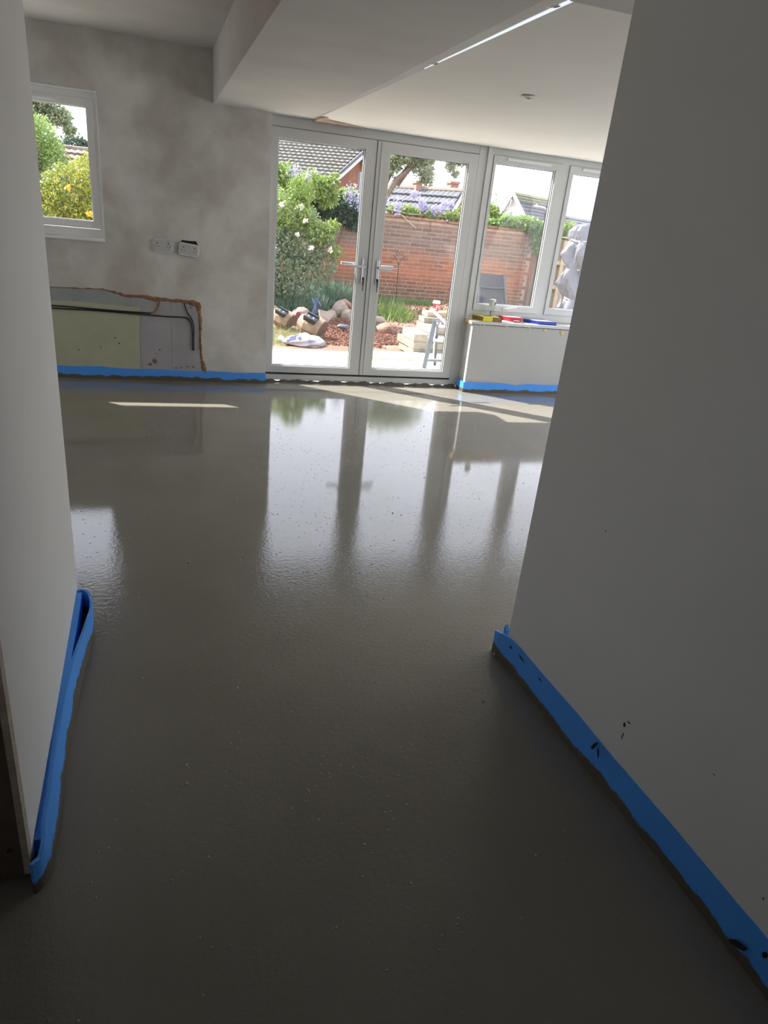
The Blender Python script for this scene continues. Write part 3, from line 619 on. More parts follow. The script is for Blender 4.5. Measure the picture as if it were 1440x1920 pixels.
w2 = empty('window_2', (3.9, YD, .66), kind='structure', label='white windows over the low wall')
m = MB(); m.box(3.035, 4.66, YD-.004, 6.66, 2.135, 2.205); m.box(3.035, 4.66, YD-.004, 6.66, .70, .770); m.box(3.778, 3.850, YD-.004, 6.66, .77, 2.135)
m.box(3.035, 3.05, YD-.004, 6.66, .77, 2.135); m.box(4.60, 4.66, YD-.004, 6.66, .77, 2.135); m.build('window_frame', upvc, w2)
for (x0, x1, gx0, gx1) in ((3.052, 3.776, 3.078, 3.708), (3.852, 4.598, 3.896, 4.53)):
    m = MB(); y0, y1 = YD-.016, 6.64; z0, z1, gz0, gz1 = .773, 2.132, .830, 2.072
    m.box(x0, gx0, y0, y1, z0, z1); m.box(gx1, x1, y0, y1, z0, z1); m.box(gx0, gx1, y0, y1, gz1, z1); m.box(gx0, gx1, y0, y1, z0, gz0)
    sa = m.build('sash', upvc, w2)
    m = MB(); frame(m, gx0-.001, gx1+.001, gz0-.001, gz1+.001, .010, YD+.004, YD+.02); m.build('glazing_bead', upvc2, sa)
    m = MB(); frame(m, gx0+.008, gx1-.008, gz0+.008, gz1-.008, .004, YD+.018, YD+.03); m.build('gasket', gasket, sa)
    m = MB().box(gx0+.005, gx1-.005, YD+.022, YD+.028, gz0+.005, gz1-.005); m.build('glass_pane', glass, sa)
    m = MB().box(x0+.13, x1-.13, YD-.026, YD-.014, 2.096, 2.122, ch=.003); m.build('trickle_vent', upvc2, sa)
    if x0 < 3.5:
        m = MB(); m.box(3.37, 3.43, YD-.026, YD-.014, .788, .808, ch=.003); m.bar((3.395, YD-.035, .80), (3.52, YD-.05, .826), .016, .014); m.build('window_handle', upvc2, sa)
upvc_skylit = mat('skylit white upvc', (.88, .885, .88), .28, .02, 3)  # lighter copy of the frame white, sky light in the reveal painted in
w1 = empty('window_1', (-.95, 6.55, 1.115), kind='structure', label='small white window in the plaster wall')
m = MB(); m.box(-1.549, -.3445, 6.545, 6.62, 2.118, 2.157); m.box(-.367, -.3445, 6.545, 6.62, 1.203, 2.118); m.box(-1.549, -1.52, 6.545, 6.62, 1.203, 2.118); m.box(-1.549, -.3445, 6.545, 6.62, 1.136, 1.203); m.build('window_frame', upvc_skylit, w1)
m = MB(); m.box(-1.55, -.335, 6.478, 6.56, 1.115, 1.135, ch=.002); m.build('window_sill', upvc_skylit, w1)
m = MB(); m.box(-1.55, -.333, 6.487, 6.60, 2.158, 2.168); m.box(-.343, -.3335, 6.487, 6.60, 1.115, 2.158); m.build('reveal_trim', upvc_skylit, w1)
m = MB(); m.box(-1.515, -1.46, 6.53, 6.60, 1.206, 2.115); m.box(-.412, -.369, 6.53, 6.60, 1.206, 2.115); m.box(-1.46, -.412, 6.53, 6.60, 2.062, 2.115); m.box(-1.46, -.412, 6.53, 6.60, 1.206, 1.26); sa = m.build('sash', upvc_skylit, w1)
MB().box(-1.465, -.407, 6.56, 6.566, 1.255, 2.067).build('glass_pane', glass, sa)
m = MB(); frame(m, -1.461, -.411, 1.259, 2.063, .009, 6.542, 6.556); m.build('glazing_bead', upvc_skylit, sa)
MB().box(-1.3, -.62, 6.518, 6.532, 2.078, 2.102, ch=.003).build('trickle_vent', upvc_skylit, sa)
m = MB().prism([(-1.2, 6.49), (-.80, 6.49), (-.68, 6.53), (-1.1, 6.54)], .004, 'xy', 1.1355); tag(m.build('offcut_board', sockmat), 'grey flat offcut lying on the small window sill', 'offcut')

# ---- window board on the low wall, with the things lying on it
m = MB(); m.prism([(2.966, 6.362), (5.38, 6.362), (5.38, 6.588), (2.985, 6.588)], .026, 'xy', .662); sill = tag(m.build('window_board', upvc), 'white board capping the low wall under the windows', 'window board')
ORG['window_board'] = sill.location.copy()
MB().prism([(2.962, 6.360), (2.968, 6.360), (2.987, 6.587), (2.981, 6.587)], .028, 'xy', .661).build('raw_wood_end', softwood, sill)
m = MB()
for x, z, r in ((3.06, .655, .012), (3.34, .655, .014), (3.78, .64, .018), (3.98, .63, .022), (3.985, .612, .014), (3.1, .656, .01), (3.6, .656, .012)): m.blob((x, 6.372, z), (r*1.3, .006, r), int(x*100), 1, chunky=False)
m.build('glue_drips', mat('yellow grip adhesive', (.62, .52, .28), .6, .2, 30), sill)
ZS = .688
def lyingbook(name, quad, z0, th, cover, pages, label, cat, grp=None):
    """flat book or box: quad = 4 xy corners; cover shell with a recessed page block"""
    t = empty(name, (quad[0][0], quad[0][1], z0), label, cat, grp)
    m = MB(); m.prism(quad, .003, 'xy', z0); m.prism(quad, .003, 'xy', z0+th-.003)
    a, b, c, d = quad; ins = lambda p, q, k: (p[0]+(q[0]-p[0])*k, p[1]+(q[1]-p[1])*k)
    sp = [a, ins(a, b, .03), ins(d, c, .03), d]; m.prism(sp, th, 'xy', z0); m.build('cover', cover, t)
    cx = sum(p[0] for p in quad)/4; cy = sum(p[1] for p in quad)/4; q2 = [(p[0]+(cx-p[0])*.05, p[1]+(cy-p[1])*.05) for p in quad]
    MB().prism(q2, th-.006, 'xy', z0+.003).build('pages', pages, t)
    return t
yb = lyingbook('yellow_box', [(3.04, 6.55), (3.10, 6.41), (3.29, 6.41), (3.25, 6.55)], ZS, .044, yellowb, browncard, 'yellow box with brown and black end on the window board', 'box')
MB().box(3.20, 3.292, 6.406, 6.47, ZS+.002, ZS+.038).build('brown_end', browncard, yb)
MB().box(3.288, 3.305, 6.41, 6.50, ZS, ZS+.036).build('black_end', blacktape, yb)
MB().box(3.14, 3.20, 6.47, 6.52, ZS+.044, ZS+.046).build('cover_picture', denim, yb)
MB().box(3.098, 3.20, 6.404, 6.41, ZS+.001, ZS+.043).build('yellow_front', yellowb, yb)
t = empty('white_booklets', (3.4, 6.48, ZS), 'white leaflet lying under the red box on the window board', 'leaflet')
m = MB(); m.prism([(3.29, 6.56), (3.31, 6.42), (3.52, 6.40), (3.55, 6.52)], .006, 'xy', ZS); m.prism([(3.31, 6.57), (3.33, 6.45), (3.44, 6.41), (3.52, 6.55)], .005, 'xy', ZS+.0065); m.build('sheets', paperw, t)
t = empty('red_box', (3.42, 6.49, ZS+.012), 'red and white flat box open at one end beside the yellow box', 'box')
m = MB(); m.prism([(3.33, 6.54), (3.40, 6.43), (3.53, 6.42), (3.53, 6.54)], .038, 'xy', ZS+.012); m.build('carton', redb, t)
MB().prism([(3.33, 6.545), (3.38, 6.47), (3.53, 6.46), (3.53, 6.545)], .002, 'xy', ZS+.0503).build('white_top', paperw, t)
MB().box(3.535, 3.548, 6.45, 6.52, ZS+.015, ZS+.036).build('white_band', paperw, t)
MB().box(3.44, 3.50, 6.418, 6.421, ZS+.018, ZS+.026).build('white_print', paperw, t)
bb = lyingbook('blue_folder', [(3.62, 6.56), (3.70, 6.42), (3.93, 6.41), (3.90, 6.55)], ZS, .032, blueb, blueb, 'royal blue folder with a white top lying on the window board', 'folder')
MB().prism([(3.64, 6.555), (3.71, 6.44), (3.92, 6.43), (3.89, 6.545)], .002, 'xy', ZS+.0322).build('white_panel', paperw, bb)
MB().box(3.74, 3.92, 6.40, 6.44, ZS-.0005, ZS+.004).build('black_spine', blacktape, bb)
m = MB(); m.prism([(3.55, 6.45), (3.68, 6.43), (3.72, 6.40), (3.56, 6.40)], .002, 'xy', ZS); tag(m.build('loose_paper', paperw), 'loose white paper between red box and blue folder', 'paper')
m = MB(); m.prism([(3.94, 6.54), (3.96, 6.41), (4.20, 6.40), (4.22, 6.53)], .002, 'xy', ZS); tag(m.build('loose_paper', paperw), 'loose white paper past the blue folder by the near wall edge', 'paper')
jar = empty('plastic_bottle', (3.215, 6.49, ZS+.03), 'clear plastic bottle standing on the yellow box', 'bottle')
MB().lathe((3.215, 6.49, ZS+.045), [(.001, 0), (.030, 0), (.030, .095), (.027, .10)], 16).build('clear_body', clearpl, jar)
MB().lathe((3.215, 6.49, ZS+.145), [(.031, 0), (.031, .055), (.028, .058)], 16).build('frosted_cap', upvc2, jar)
MB().box(3.222, 3.232, 6.456, 6.460, ZS+.15, ZS+.18).build('label_mark', browncard, jar)
m = MB().tube([(3.19, 6.452, ZS+.045), (3.19, 6.452, ZS+.10)], .004); m.build('dark_nozzle', blackpl, jar)

# ---- ceiling fittings
def downlight(x, y, z, label, tilt=0.):
    t = empty('downlight', (x, y, z), label, 'ceiling light', 'recessed ceiling lights')
    q = Euler((0, tilt, 0)).to_matrix()@Vector((0, 0, -1))
    MB().lathe((x, y, z), [(.0, 0), (.044, 0), (.044, .0015), (.039, .004), (.030, .004), (.030, .002)], 24, q).build('bezel', ceilpaint, t, smooth=False)
    MB().lathe((x, y, z), [(.0, .002), (.026, .002), (.024, .006), (.014, .008)], 20, q).build('inner_ring', sockmat, t)
    MB().lathe((x, y, z), [(.0, .004), (.012, .004), (.012, .0092), (.0, .0092)], 14, q).build('lamp', blackpl, t)
downlight(2.12, 4.22, 2.189, 'round white downlight alone in the middle of the pale extension ceiling')
downlight(1.43, 3.94, 2.218, 'round downlight halfway along the fold beside the beam', -.25)
downlight(1.455, 2.79, 2.226, 'round downlight by the header at the near end of the fold', -.25)
t = empty('glow_strip', (1.43, 3.2, 2.22), 'long thin glowing strip added for the bright line along the fold beside the ceiling beam', 'glowing strip')  # glow added to imitate a bright line of reflected light
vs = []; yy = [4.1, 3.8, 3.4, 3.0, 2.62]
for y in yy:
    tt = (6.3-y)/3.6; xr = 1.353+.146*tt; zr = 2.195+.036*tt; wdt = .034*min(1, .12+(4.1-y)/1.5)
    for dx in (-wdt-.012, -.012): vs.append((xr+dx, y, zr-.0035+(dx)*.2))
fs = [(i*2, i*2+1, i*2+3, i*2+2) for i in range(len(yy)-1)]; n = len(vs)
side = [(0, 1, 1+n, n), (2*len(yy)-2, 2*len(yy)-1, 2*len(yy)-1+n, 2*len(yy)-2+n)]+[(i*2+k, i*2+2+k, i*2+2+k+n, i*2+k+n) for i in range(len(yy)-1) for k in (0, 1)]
MB().add(vs+[(a, b, c+.003) for a, b, c in vs], fs+[tuple(k+n for k in f) for f in fs]+side).build('added_glow', stripglow, t)

# ================================================================== GARDEN
GZ = -.13
# ground: gently uneven sheet with soil and grass colour
gm = bpy.data.materials.new('garden soil and turf'); gm.use_nodes = True; gb = gm.node_tree.nodes['Principled BSDF']; gb.inputs['Roughness'].default_value = .95
g_geo = sh(gm, 'ShaderNodeNewGeometry'); gn = sh(gm, 'ShaderNodeTexNoise'); gn.inputs['Scale'].default_value = 1.5; gn.inputs['Detail'].default_value = 8; lk(gm, g_geo.outputs['Position'], gn.inputs['Vector'])
gr = sh(gm, 'ShaderNodeValToRGB'); gr.color_ramp.elements[0].position = .42; gr.color_ramp.elements[1].position = .6; gr.color_ramp.elements[0].color = (.17, .09, .058, 1); gr.color_ramp.elements[1].color = (.24, .145, .095, 1)
lk(gm, gn.outputs[0], gr.inputs[0]); lk(gm, gr.outputs[0], gb.inputs['Base Color'])
vs = []; fs = []; nx, ny = 70, 70
def gh(x, y):
    h = GZ+.012*math.sin(x*3.1)*math.cos(y*2.7)
    h += .10*math.exp(-((x-3.25)/.6)**2-((y-12.7)/.8)**2)      # rubble mound
    h += .20*math.exp(-((x-5.0)/1.0)**2-((y-13.6)/1.0)**2)       # chip mound by the wall
    h += .42*math.exp(-((x-5.7)/.55)**2-((y-12.6)/.6)**2)
    return h
def gpt(i, j): return (-14+34*(i/nx)**1.0, 6.75+ (60)*(j/ny)**1.8)
xs_ = np.concatenate([np.linspace(-30, 0, 12)[:-1], np.linspace(0, 8, 81), np.linspace(8, 45, 14)[1:]])
ys_ = np.concatenate([np.linspace(6.75, 15.5, 88), np.linspace(15.5, 80, 12)[1:]])
for y in ys_:
    for x in xs_: vs.append((x, y, gh(x, y)+(random.uniform(-.008, .008) if y > 9.2 else -.06 if y < 9.0 else 0)))
W_ = len(xs_)
for j in range(len(ys_)-1):
    for i in range(W_-1): fs.append((j*W_+i, j*W_+i+1, (j+1)*W_+i+1, (j+1)*W_+i))
ground = S('garden_ground', MB().add(vs, fs), gm)
# patio boards
pt = empty('patio', (2, 7.9, -.1), kind='structure', label='cream patio slabs outside the doors')
for (x0, x1) in ((-2.4, -.9), (-.88, .62), (.64, 2.14), (2.16, 2.55)):
    MB().box(x0, x1, 6.76, 7.55, -.16, -.085, ch=.004).build('paving_slab', slabm, pt); MB().box(x0, x1, 7.565, 8.345, -.16, -.083, ch=.004).build('paving_slab', slabm, pt); MB().box(x0, x1, 8.36, 8.94, -.16, -.085, ch=.004).build('paving_slab', slabm, pt)
for (x0, x1) in ((2.57, 4.4), (4.42, 6.4)):
    MB().box(x0, x1, 6.76, 7.7, -.16, -.085, ch=.004).build('paving_slab', slabm, pt); MB().box(x0, x1, 7.715, 8.45, -.16, -.085, ch=.004).build('paving_slab', slabm, pt); MB().box(x0, x1, 8.47, 8.93, -.16, -.055, ch=.004).build('paving_slab', slabm, pt)

# ---- garden wall
gw = empty('garden_wall', (6, 15, GZ), kind='structure', label='old brick garden wall')
xw0, xw1 = -1.0, 8.22
MB().box(xw0, xw1-.01, 15.009, 15.24, -.3, 1.66).build('mortar_core', mortar, gw)
MB().box(-8, xw0, 15.0, 15.24, -.3, 1.7).build('far_length', brickm, gw)
def brick_mesh(l, h, seed):
    r = random.Random(seed); mb = MB().box(-l/2, l/2, 0, .10, -h/2, h/2, ch=.004)
    vs = [(x+r.uniform(-.002, .002), y+r.uniform(-.001, .001), z+r.uniform(-.0015, .0015)) for x, y, z in mb.v]
    me = bpy.data.meshes.new('brick'); me.from_pydata(vs, [], mb.f); me.materials.append(brickm); return me
SM = [brick_mesh(.220, .0635, k) for k in range(4)]; HM = [brick_mesh(.104, .0635, 10+k) for k in range(3)]; SO = [brick_mesh(.066, .212, 20+k) for k in range(3)]
slots = []
z = -.20
row = 0
while z < 1.62:
    hdr = row % 4 == 3; step = .1165 if hdr else .2335; x = xw0+(.117 if row % 2 else 0)+.12; 
    while x < xw1-.02:
        if x-step/2 > xw0 and x+step/2 < xw1+.06: slots.append((x, z, 'h' if hdr else 's'))
        x += step
    z += .0765; row += 1
x = xw0+.04
pass
def seen(s):
    x, z, k = s
    return (4.15 < x < 6.35 and z > -.02 and not (k == 's' and False)) or (6.6 < x < 8.3 and z > -.1)
vis = [s for s in slots if seen(s)]; vis.sort(key=lambda s: (s[2] == 'h', s[2] == 'v', s[0] < 4.3)); part, rest = vis[:300], vis[300:]+[s for s in slots if not seen(s)]
for s in part:
    me = random.choice({'s': SM, 'h': HM, 'v': SO}[s[2]]); o = bpy.data.objects.new('brick', me); COL.objects.link(o); o.parent = gw
    o.location = Vector((s[0], 15.0+random.uniform(-.002, .002), s[1]))-ORG[gw.name]; o.rotation_euler = (0, random.uniform(-.008, .008), random.uniform(-.01, .01))
mb = MB()
for s in rest:
    l, h = {'s': (.220, .0635), 'h': (.104, .0635), 'v': (.066, .212)}[s[2]]; y = 15.0+random.uniform(-.002, .002)
    mb.box(s[0]-l/2, s[0]+l/2, y, 15.05, s[1]-h/2, s[1]+h/2)
o = mb.build('bricks', brickm, gw); o['kind'] = 'stuff'
x = xw0; k = 0
while x < xw1-.05:
    MB().obox((x+.145, 15.12, 1.675-.006*(x-5)+random.uniform(-.004, .004)), (.285, .34, .045), (random.uniform(-.12, -.05), .006, random.uniform(-.02, .02)), ch=.006).build('coping_tile', coping, gw); x += .295
MB().box(8.20, 8.27, 15.0, 15.26, -.3, 1.30).build('wall_end_pier', brickm, gw)
MB().box(8.272, 8.36, 14.99, 15.10, -.3, 1.25).build('timber_post', fencewood, gw)

# ---- garden fence beyond the second window: boards facing away, rails in front
fe = empty('timber_fence', (9.3, 14.3, GZ), 'weathered vertical board fence with yellow rails seen through the second window', 'fence')
for k in range(16):
    x = 8.20+.122*k; MB().box(x, x+.115, 14.30, 14.318, GZ-.1, 1.60+random.uniform(-.01, .01)-.012*k).build('fence_board', fencewood, fe)
for z0 in (1.10, .60, .10): MB().box(8.12, 10.2, 14.22, 14.30, z0-.04, z0+.045, ch=.004).build('fence_rail', fencegreen, fe)
MB().box(8.2, 10.2, 14.26, 14.34, 1.60, 1.63).build('capping_rail', fencegreen, fe)
MB().box(8.50, 8.58, 14.20, 14.30, GZ-.1, 1.55).build('fence_post', fencewood, fe)

# ---- concrete block steps
def block(x0, y0, z0, lx, ly, lz, label, m=concrete, rz=0.):
    r = random.Random(int(x0*100+y0*17+z0*991)); mb = MB().box(-lx/2, lx/2, -ly/2, ly/2, 0, lz, ch=.006)
    vs = [(x+r.uniform(-.003, .003), y+r.uniform(-.003, .003), z+(r.uniform(-.002, .002))) for x, y, z in mb.v]
    R = Euler((0, 0, rz)).to_matrix(); c = Vector((x0+lx/2, y0+ly/2, z0))
    mb.v = [tuple(c+R@Vector(p)) for p in vs]
    return tag(mb.build('concrete_block', m), label, 'block', 'concrete blocks in the stepped stack')
X0, Y0 = 3.37, 8.965
bz = -.125
for L_, (nm) in enumerate(('bottom', 'second', 'third')):
    z0 = bz+.1015*L_
    if L_ == 0:
        block(X0, Y0, z0, .44, .215, .10, 'concrete block at the bottom front corner of the stepped stack'); block(X0+.445, Y0, z0, .44, .215, .10, 'bottom front block of the stack, partly behind the stepladder')
        block(X0+.02, Y0+.22, z0, .44, .44, .10, 'wide bottom block behind the front corner block', concwarm); block(X0+.465, Y0+.22, z0, .42, .5, .10, 'bottom block buried at the back of the stack')
    elif L_ == 1:
        block(X0, Y0, z0, .215, .36, .10, 'second-course block laid front to back at the stack corner'); block(X0+.22, Y0, z0, .44, .215, .10, 'second-course block facing the patio beside the stepladder')
        block(X0, Y0+.365, z0, .44, .34, .10, 'second-course block at the rear left of the stack'); block(X0+.445, Y0+.22, z0, .44, .45, .10, 'second-course block deep inside the stack'); 
    else:
        block(X0-.002, Y0-.005, z0, .44, .44, .10, 'broad third-course slab block forming the lowest step'); block(X0+.06, Y0+.44, z0, .4, .24, .10, 'buff third-course block set back at the rear of the lowest step', concwarm, -.03)
        block(X0+.445, Y0, z0, .44, .65, .10, 'third-course block hidden behind the stepladder legs')
z4 = bz+.1015*3
block(X0+.25, Y0+.06, z4, .215, .60, .095, 'pale block with its bright side forming the middle step'); block(X0+.47, Y0+.04, z4, .40, .65, .095, 'block beside the middle step behind the stepladder top')
z5 = z4+.097
block(X0+.27, Y0+.42, z5, .44, .22, .075, 'thinner tan block under the topmost one'); 
z6 = z5+.077
block(X0+.34, Y0+.50, z6+.0, .40, .22, .070, 'topmost buff block carrying the red cup', concwarm)
z7 = z6+.071
cx_, cy_ = X0+.51, Y0+.63
cup = empty('paper_cup', (cx_, cy_, z7), 'red paper coffee cup with white lid on the topmost block', 'cup')
MB().lathe((cx_, cy_, z7), [(.0, 0), (.034, 0), (.046, .105), (.0, .105)], 24).build('cup_body', cupred, cup)
MB().lathe((cx_, cy_, z7+.103), [(.0, 0), (.054, 0), (.055, .010), (.050, .016), (.048, .034), (.042, .038), (.0, .036)], 24).build('lid', cupwhite, cup)
m = MB()
for a0, zz, hh in ((-1.75, .015, .018), (-1.75, .04, .018), (-1.75, .065, .02), (-2.3, .02, .05), (-1.2, .05, .03)):
    rr = .0345+.012*(zz/.105)+.0012; m.obox((cx_+rr*math.cos(a0), cy_+rr*math.sin(a0), z7+zz+hh/2), (.011, .002, hh), (0, 0, a0+math.pi/2))
m.build('white_lettering', cupwhite, cup)

# ---- stepladder
ld = empty('stepladder', (3.27, 8.0, -.085), 'small grey aluminium stepladder standing on the patio', 'stepladder')
MB().bar((3.165, 7.98, -.085), (3.268, 8.06, .47), .050, .022, (0, 1, 0)).build('front_rail', alu, ld)
MB().bar((3.60, 7.98, -.085), (3.56, 8.06, .47), .050, .022, (0, 1, 0)).build('front_rail', alu, ld)
MB().bar((3.395, 8.22, -.085), (3.300, 8.08, .47), .045, .020, (0, 1, 0)).build('rear_rail', alu, ld)
MB().bar((3.372, 8.205, -.085), (3.282, 8.07, .45), .010, .024, (0, 1, 0)).build('rail_flange', alulight, ld)
MB().bar((3.66, 8.22, -.085), (3.585, 8.08, .47), .045, .020, (0, 1, 0)).build('rear_rail', alu, ld)
MB().bar((3.20, 8.02, .010), (3.62, 8.02, .012), .05, .030).build('cross_bar', alu, ld)
MB().bar((3.20, 8.0, .028), (3.62, 8.0, .030), .03, .006).build('cross_bar_lip', alulight, ld)
MB().obox((3.43, 8.12, .25), (.34, .20, .02), (.05, 0, 0)).build('step', alulight, ld)
MB().bar((3.175, 8.0, .615), (3.40, 8.0, .445), .05, .030, (0, 0, 1)).build('hand_hoop', alulight, ld)
MB().bar((3.40, 8.0, .445), (3.58, 8.03, .46), .04, .028, (0, 0, 1)).build('hand_hoop', alulight, ld)
for a, b in ((3.272, .452), (3.312, .455), (3.39, .20)): MB().lathe((a, 7.995, b), [(.010, 0), (.010, .014)], 10, (0, -1, 0)).build('pivot_bolt', alulight, ld)

# ---- chair seen through the first window
ch = empty('garden_chair', (5.3, 10.6, GZ), 'folding garden chair with charcoal mesh sling and grey frame', 'chair')
P = lambda u, t: (5.02+.46*u, 10.45+.35*t, .18+.74*t)
for u in (0, 1):
    MB().tube([(5.02+.46*u-.02*(1-u)-.10+.10, 10.35, .10), P(u, 0), P(u, .5), P(u, 1.02)], .022, 10).build('side_rail', chairfr, ch)
    MB().tube([(5.02+.46*u, 10.60, GZ), (5.02+.46*u, 10.2, .30), (5.02+.46*u, 9.95, .32)], .016, 8).build('arm_support', chairfr, ch)
    MB().tube([(5.02+.46*u, 9.95, GZ), (5.02+.46*u, 10.45, .22)], .016, 8).build('leg', chairfr, ch)
MB().tube([(5.02, 10.46+.35*.70, .18+.74*.74), (5.25, 10.46+.35*.70, .18+.74*.72), (5.48, 10.46+.35*.70, .18+.74*.74)], .016, 8).build('back_bar', chairfr, ch)
vs = []
for t in np.linspace(0, 1, 9):
    for u in np.linspace(.03, .97, 7): p = P(u, t); vs.append((p[0], p[1]+.02*math.sin(math.pi*u)+.0, p[2]))
fs = [(i*7+j, i*7+j+1, i*7+j+8, i*7+j+7) for i in range(8) for j in range(6)]; n = len(vs)
MB().add(vs+[(a, b+.006, c) for a, b, c in vs], fs+[tuple(k+n for k in f) for f in fs]).build('sling', sling, ch)
MB().box(5.04, 5.46, 9.98, 10.46, .19, .205).build('seat', sling, ch)
MB().obox((5.13, 10.545, .33), (.09, .002, .045), (-.44, 0, 0)).build('care_label', bagwhite, ch)

# ---- tall covered parasol: pleated fabric tied at intervals
cv = empty('covered_parasol', (6.40, 10.0, GZ), 'tall garden parasol wrapped in a pale grey cover tied with cord', 'parasol')
prof = [(.44, .23), (.56, .235), (.64, .20), (.70, .165), (.76, .19), (.90, .22), (1.04, .205), (1.13, .165), (1.2, .19), (1.32, .215), (1.44, .21), (1.52, .185), (1.58, .20), (1.66, .205), (1.73, .18), (1.77, .12), (1.785, .02)]
vs = []; fs = []; NN = 72; prof2 = []
for a, b in zip(prof[:-1], prof[1:]):
    for k in range(5): t = k/5; prof2.append((a[0]+(b[0]-a[0])*t, a[1]+(b[1]-a[1])*t))
prof2.append(prof[-1])
def crease(v): return 1-2*abs((v/math.pi) % 1-.5)*2
for zz, r in prof2:
    tw = zz*2.6
    for k in range(NN):
        a = 2*math.pi*k/NN; rr = r*(1+.24*crease(2.5*a+tw+.6*math.sin(zz*5))+.12*crease(3.5*a-tw*1.7)+.03*crease(9*a+zz*12)); vs.append((6.40+rr*math.cos(a)*1.35+.05*math.sin(zz*4), 10.0+rr*math.sin(a), zz))
for i in range(len(prof2)-1):
    for k in range(NN): fs.append((i*NN+k, i*NN+(k+1) % NN, (i+1)*NN+(k+1) % NN, (i+1)*NN+k))
MB().add(vs, fs).build('cover', covergrey, cv)
for zz, r in ((.70, .165), (1.13, .155), (1.53, .215)):
    MB().tube([(6.40+r*1.27*math.cos(a), 10+r*1.03*math.sin(a), zz+.01*math.sin(3*a)) for a in np.linspace(0, 2*math.pi, 25)], .010, 6).build('tie_cord', cord, cv)
MB().tube([(6.40, 10, GZ), (6.40, 10, 1.74)], .03, 8).build('pole', chairfr, cv)
MB().tube([(6.07, 9.85, .98), (6.04, 9.86, .80), (6.05, 9.86, .66), (6.03, 9.86, .55), (5.98, 9.88, .50)], .012, 6).build('hanging_strap', blackpl, cv)

# ---- ornamental stake in front of the wall
st = empty('plant_stake', (4.76, 14.2, GZ), 'black wrought iron plant stake with a scrolled top before the brick wall', 'plant stake')
MB().tube([(4.84, 14.2, GZ), (4.82, 14.2, .82)], .008, 6).build('shaft', black_iron, st)
def spiral(cx, cz, r, a0, turns, sg): return [(cx+sg*r*(1-.6*t)*math.cos(a0+turns*2*math.pi*t), 14.2, cz+r*(1-.6*t)*math.sin(a0+turns*2*math.pi*t)) for t in np.linspace(0, 1, 18)]
for sg in (-1, 1):
    MB().tube([(4.82, 14.2, .80), (4.82+sg*.04, 14.2, .88), (4.82+sg*.09, 14.2, .95)]+spiral(4.82+sg*.125, .92, .05, 2.2, -1.1, sg)[2:], .006, 5).build('scroll', black_iron, st)
    MB().tube(spiral(4.82+sg*.035, 1.00, .045, -1.2, 1.0, sg), .006, 5).build('scroll', black_iron, st)
MB().tube([(4.79, 14.2, .80), (4.85, 14.2, .80)], .008, 5).build('collar', black_iron, st)

# ---- rubble: broken lumps, each on its own
def lump(c, rad, seed, m, label, rz=0., grp='broken masonry on the rubble heap'):
    mb = MB().blob((0, 0, 0), rad, seed, 2, .12); R = Euler((random.Random(seed).uniform(-.3, .3), random.Random(seed+1).uniform(-.3, .3), rz)).to_matrix(); zb = gh(c[0], c[1])
    mb.v = [tuple(Vector((c[0], c[1], zb+c[2]))+R@Vector(p)) for p in mb.v]
    return tag(mb.build('broken_masonry', m), label, 'rubble lump', grp)
lump((3.16, 12.3, .12), (.17, .14, .15), 3, stone, 'pale broken lump at the very top of the heap')
lump((3.28, 12.1, .02), (.15, .12, .17), 4, stone, 'cream broken lump below the top one, against the door stile')
lump((3.32, 12.6, .14), (.17, .12, .11), 5, stonepink, 'pinkish brick lump perched at the back of the heap')
lump((3.00, 12.2, .02), (.15, .12, .12), 6, stone, 'grey-buff lump leaning on the left flank of the heap')
lump((3.68, 11.7, .10), (.15, .10, .13), 7, stone, 'light slab-like lump right of the meeting stiles')
lump((3.60, 11.0, .06), (.19, .13, .13), 8, stonepink, 'salmon brick chunk right of the meeting stiles, lower down')
lump((3.78, 11.3, -.02), (.14, .10, .10), 9, clay, 'tan chunk beside the salmon brick chunk')
lump((3.55, 10.5, -.02), (.09, .06, .05), 10, stone, 'small pale chunk near the foot of the block stack')
lump((3.1, 9.9, .0), (.06, .05, .035), 11, stonepink, 'small tan chunk low down beside the left door stile')
lump((2.35, 10.95, .02), (.14, .10, .05), 12, stone, 'flat pale stone between the two tan cast pieces')
boulder = lump((2.30, 11.5, .12), (.21, .17, .17), 13, stone, 'large rounded grey and pink boulder behind the tan pieces')
lump((1.98, 12.3, .10), (.16, .13, .12), 14, stone, 'dull rounded stone half hidden at the left door frame')
MB().obox((2.305, 11.36, .03), (.02, .01, .06), (0, 0, 0))
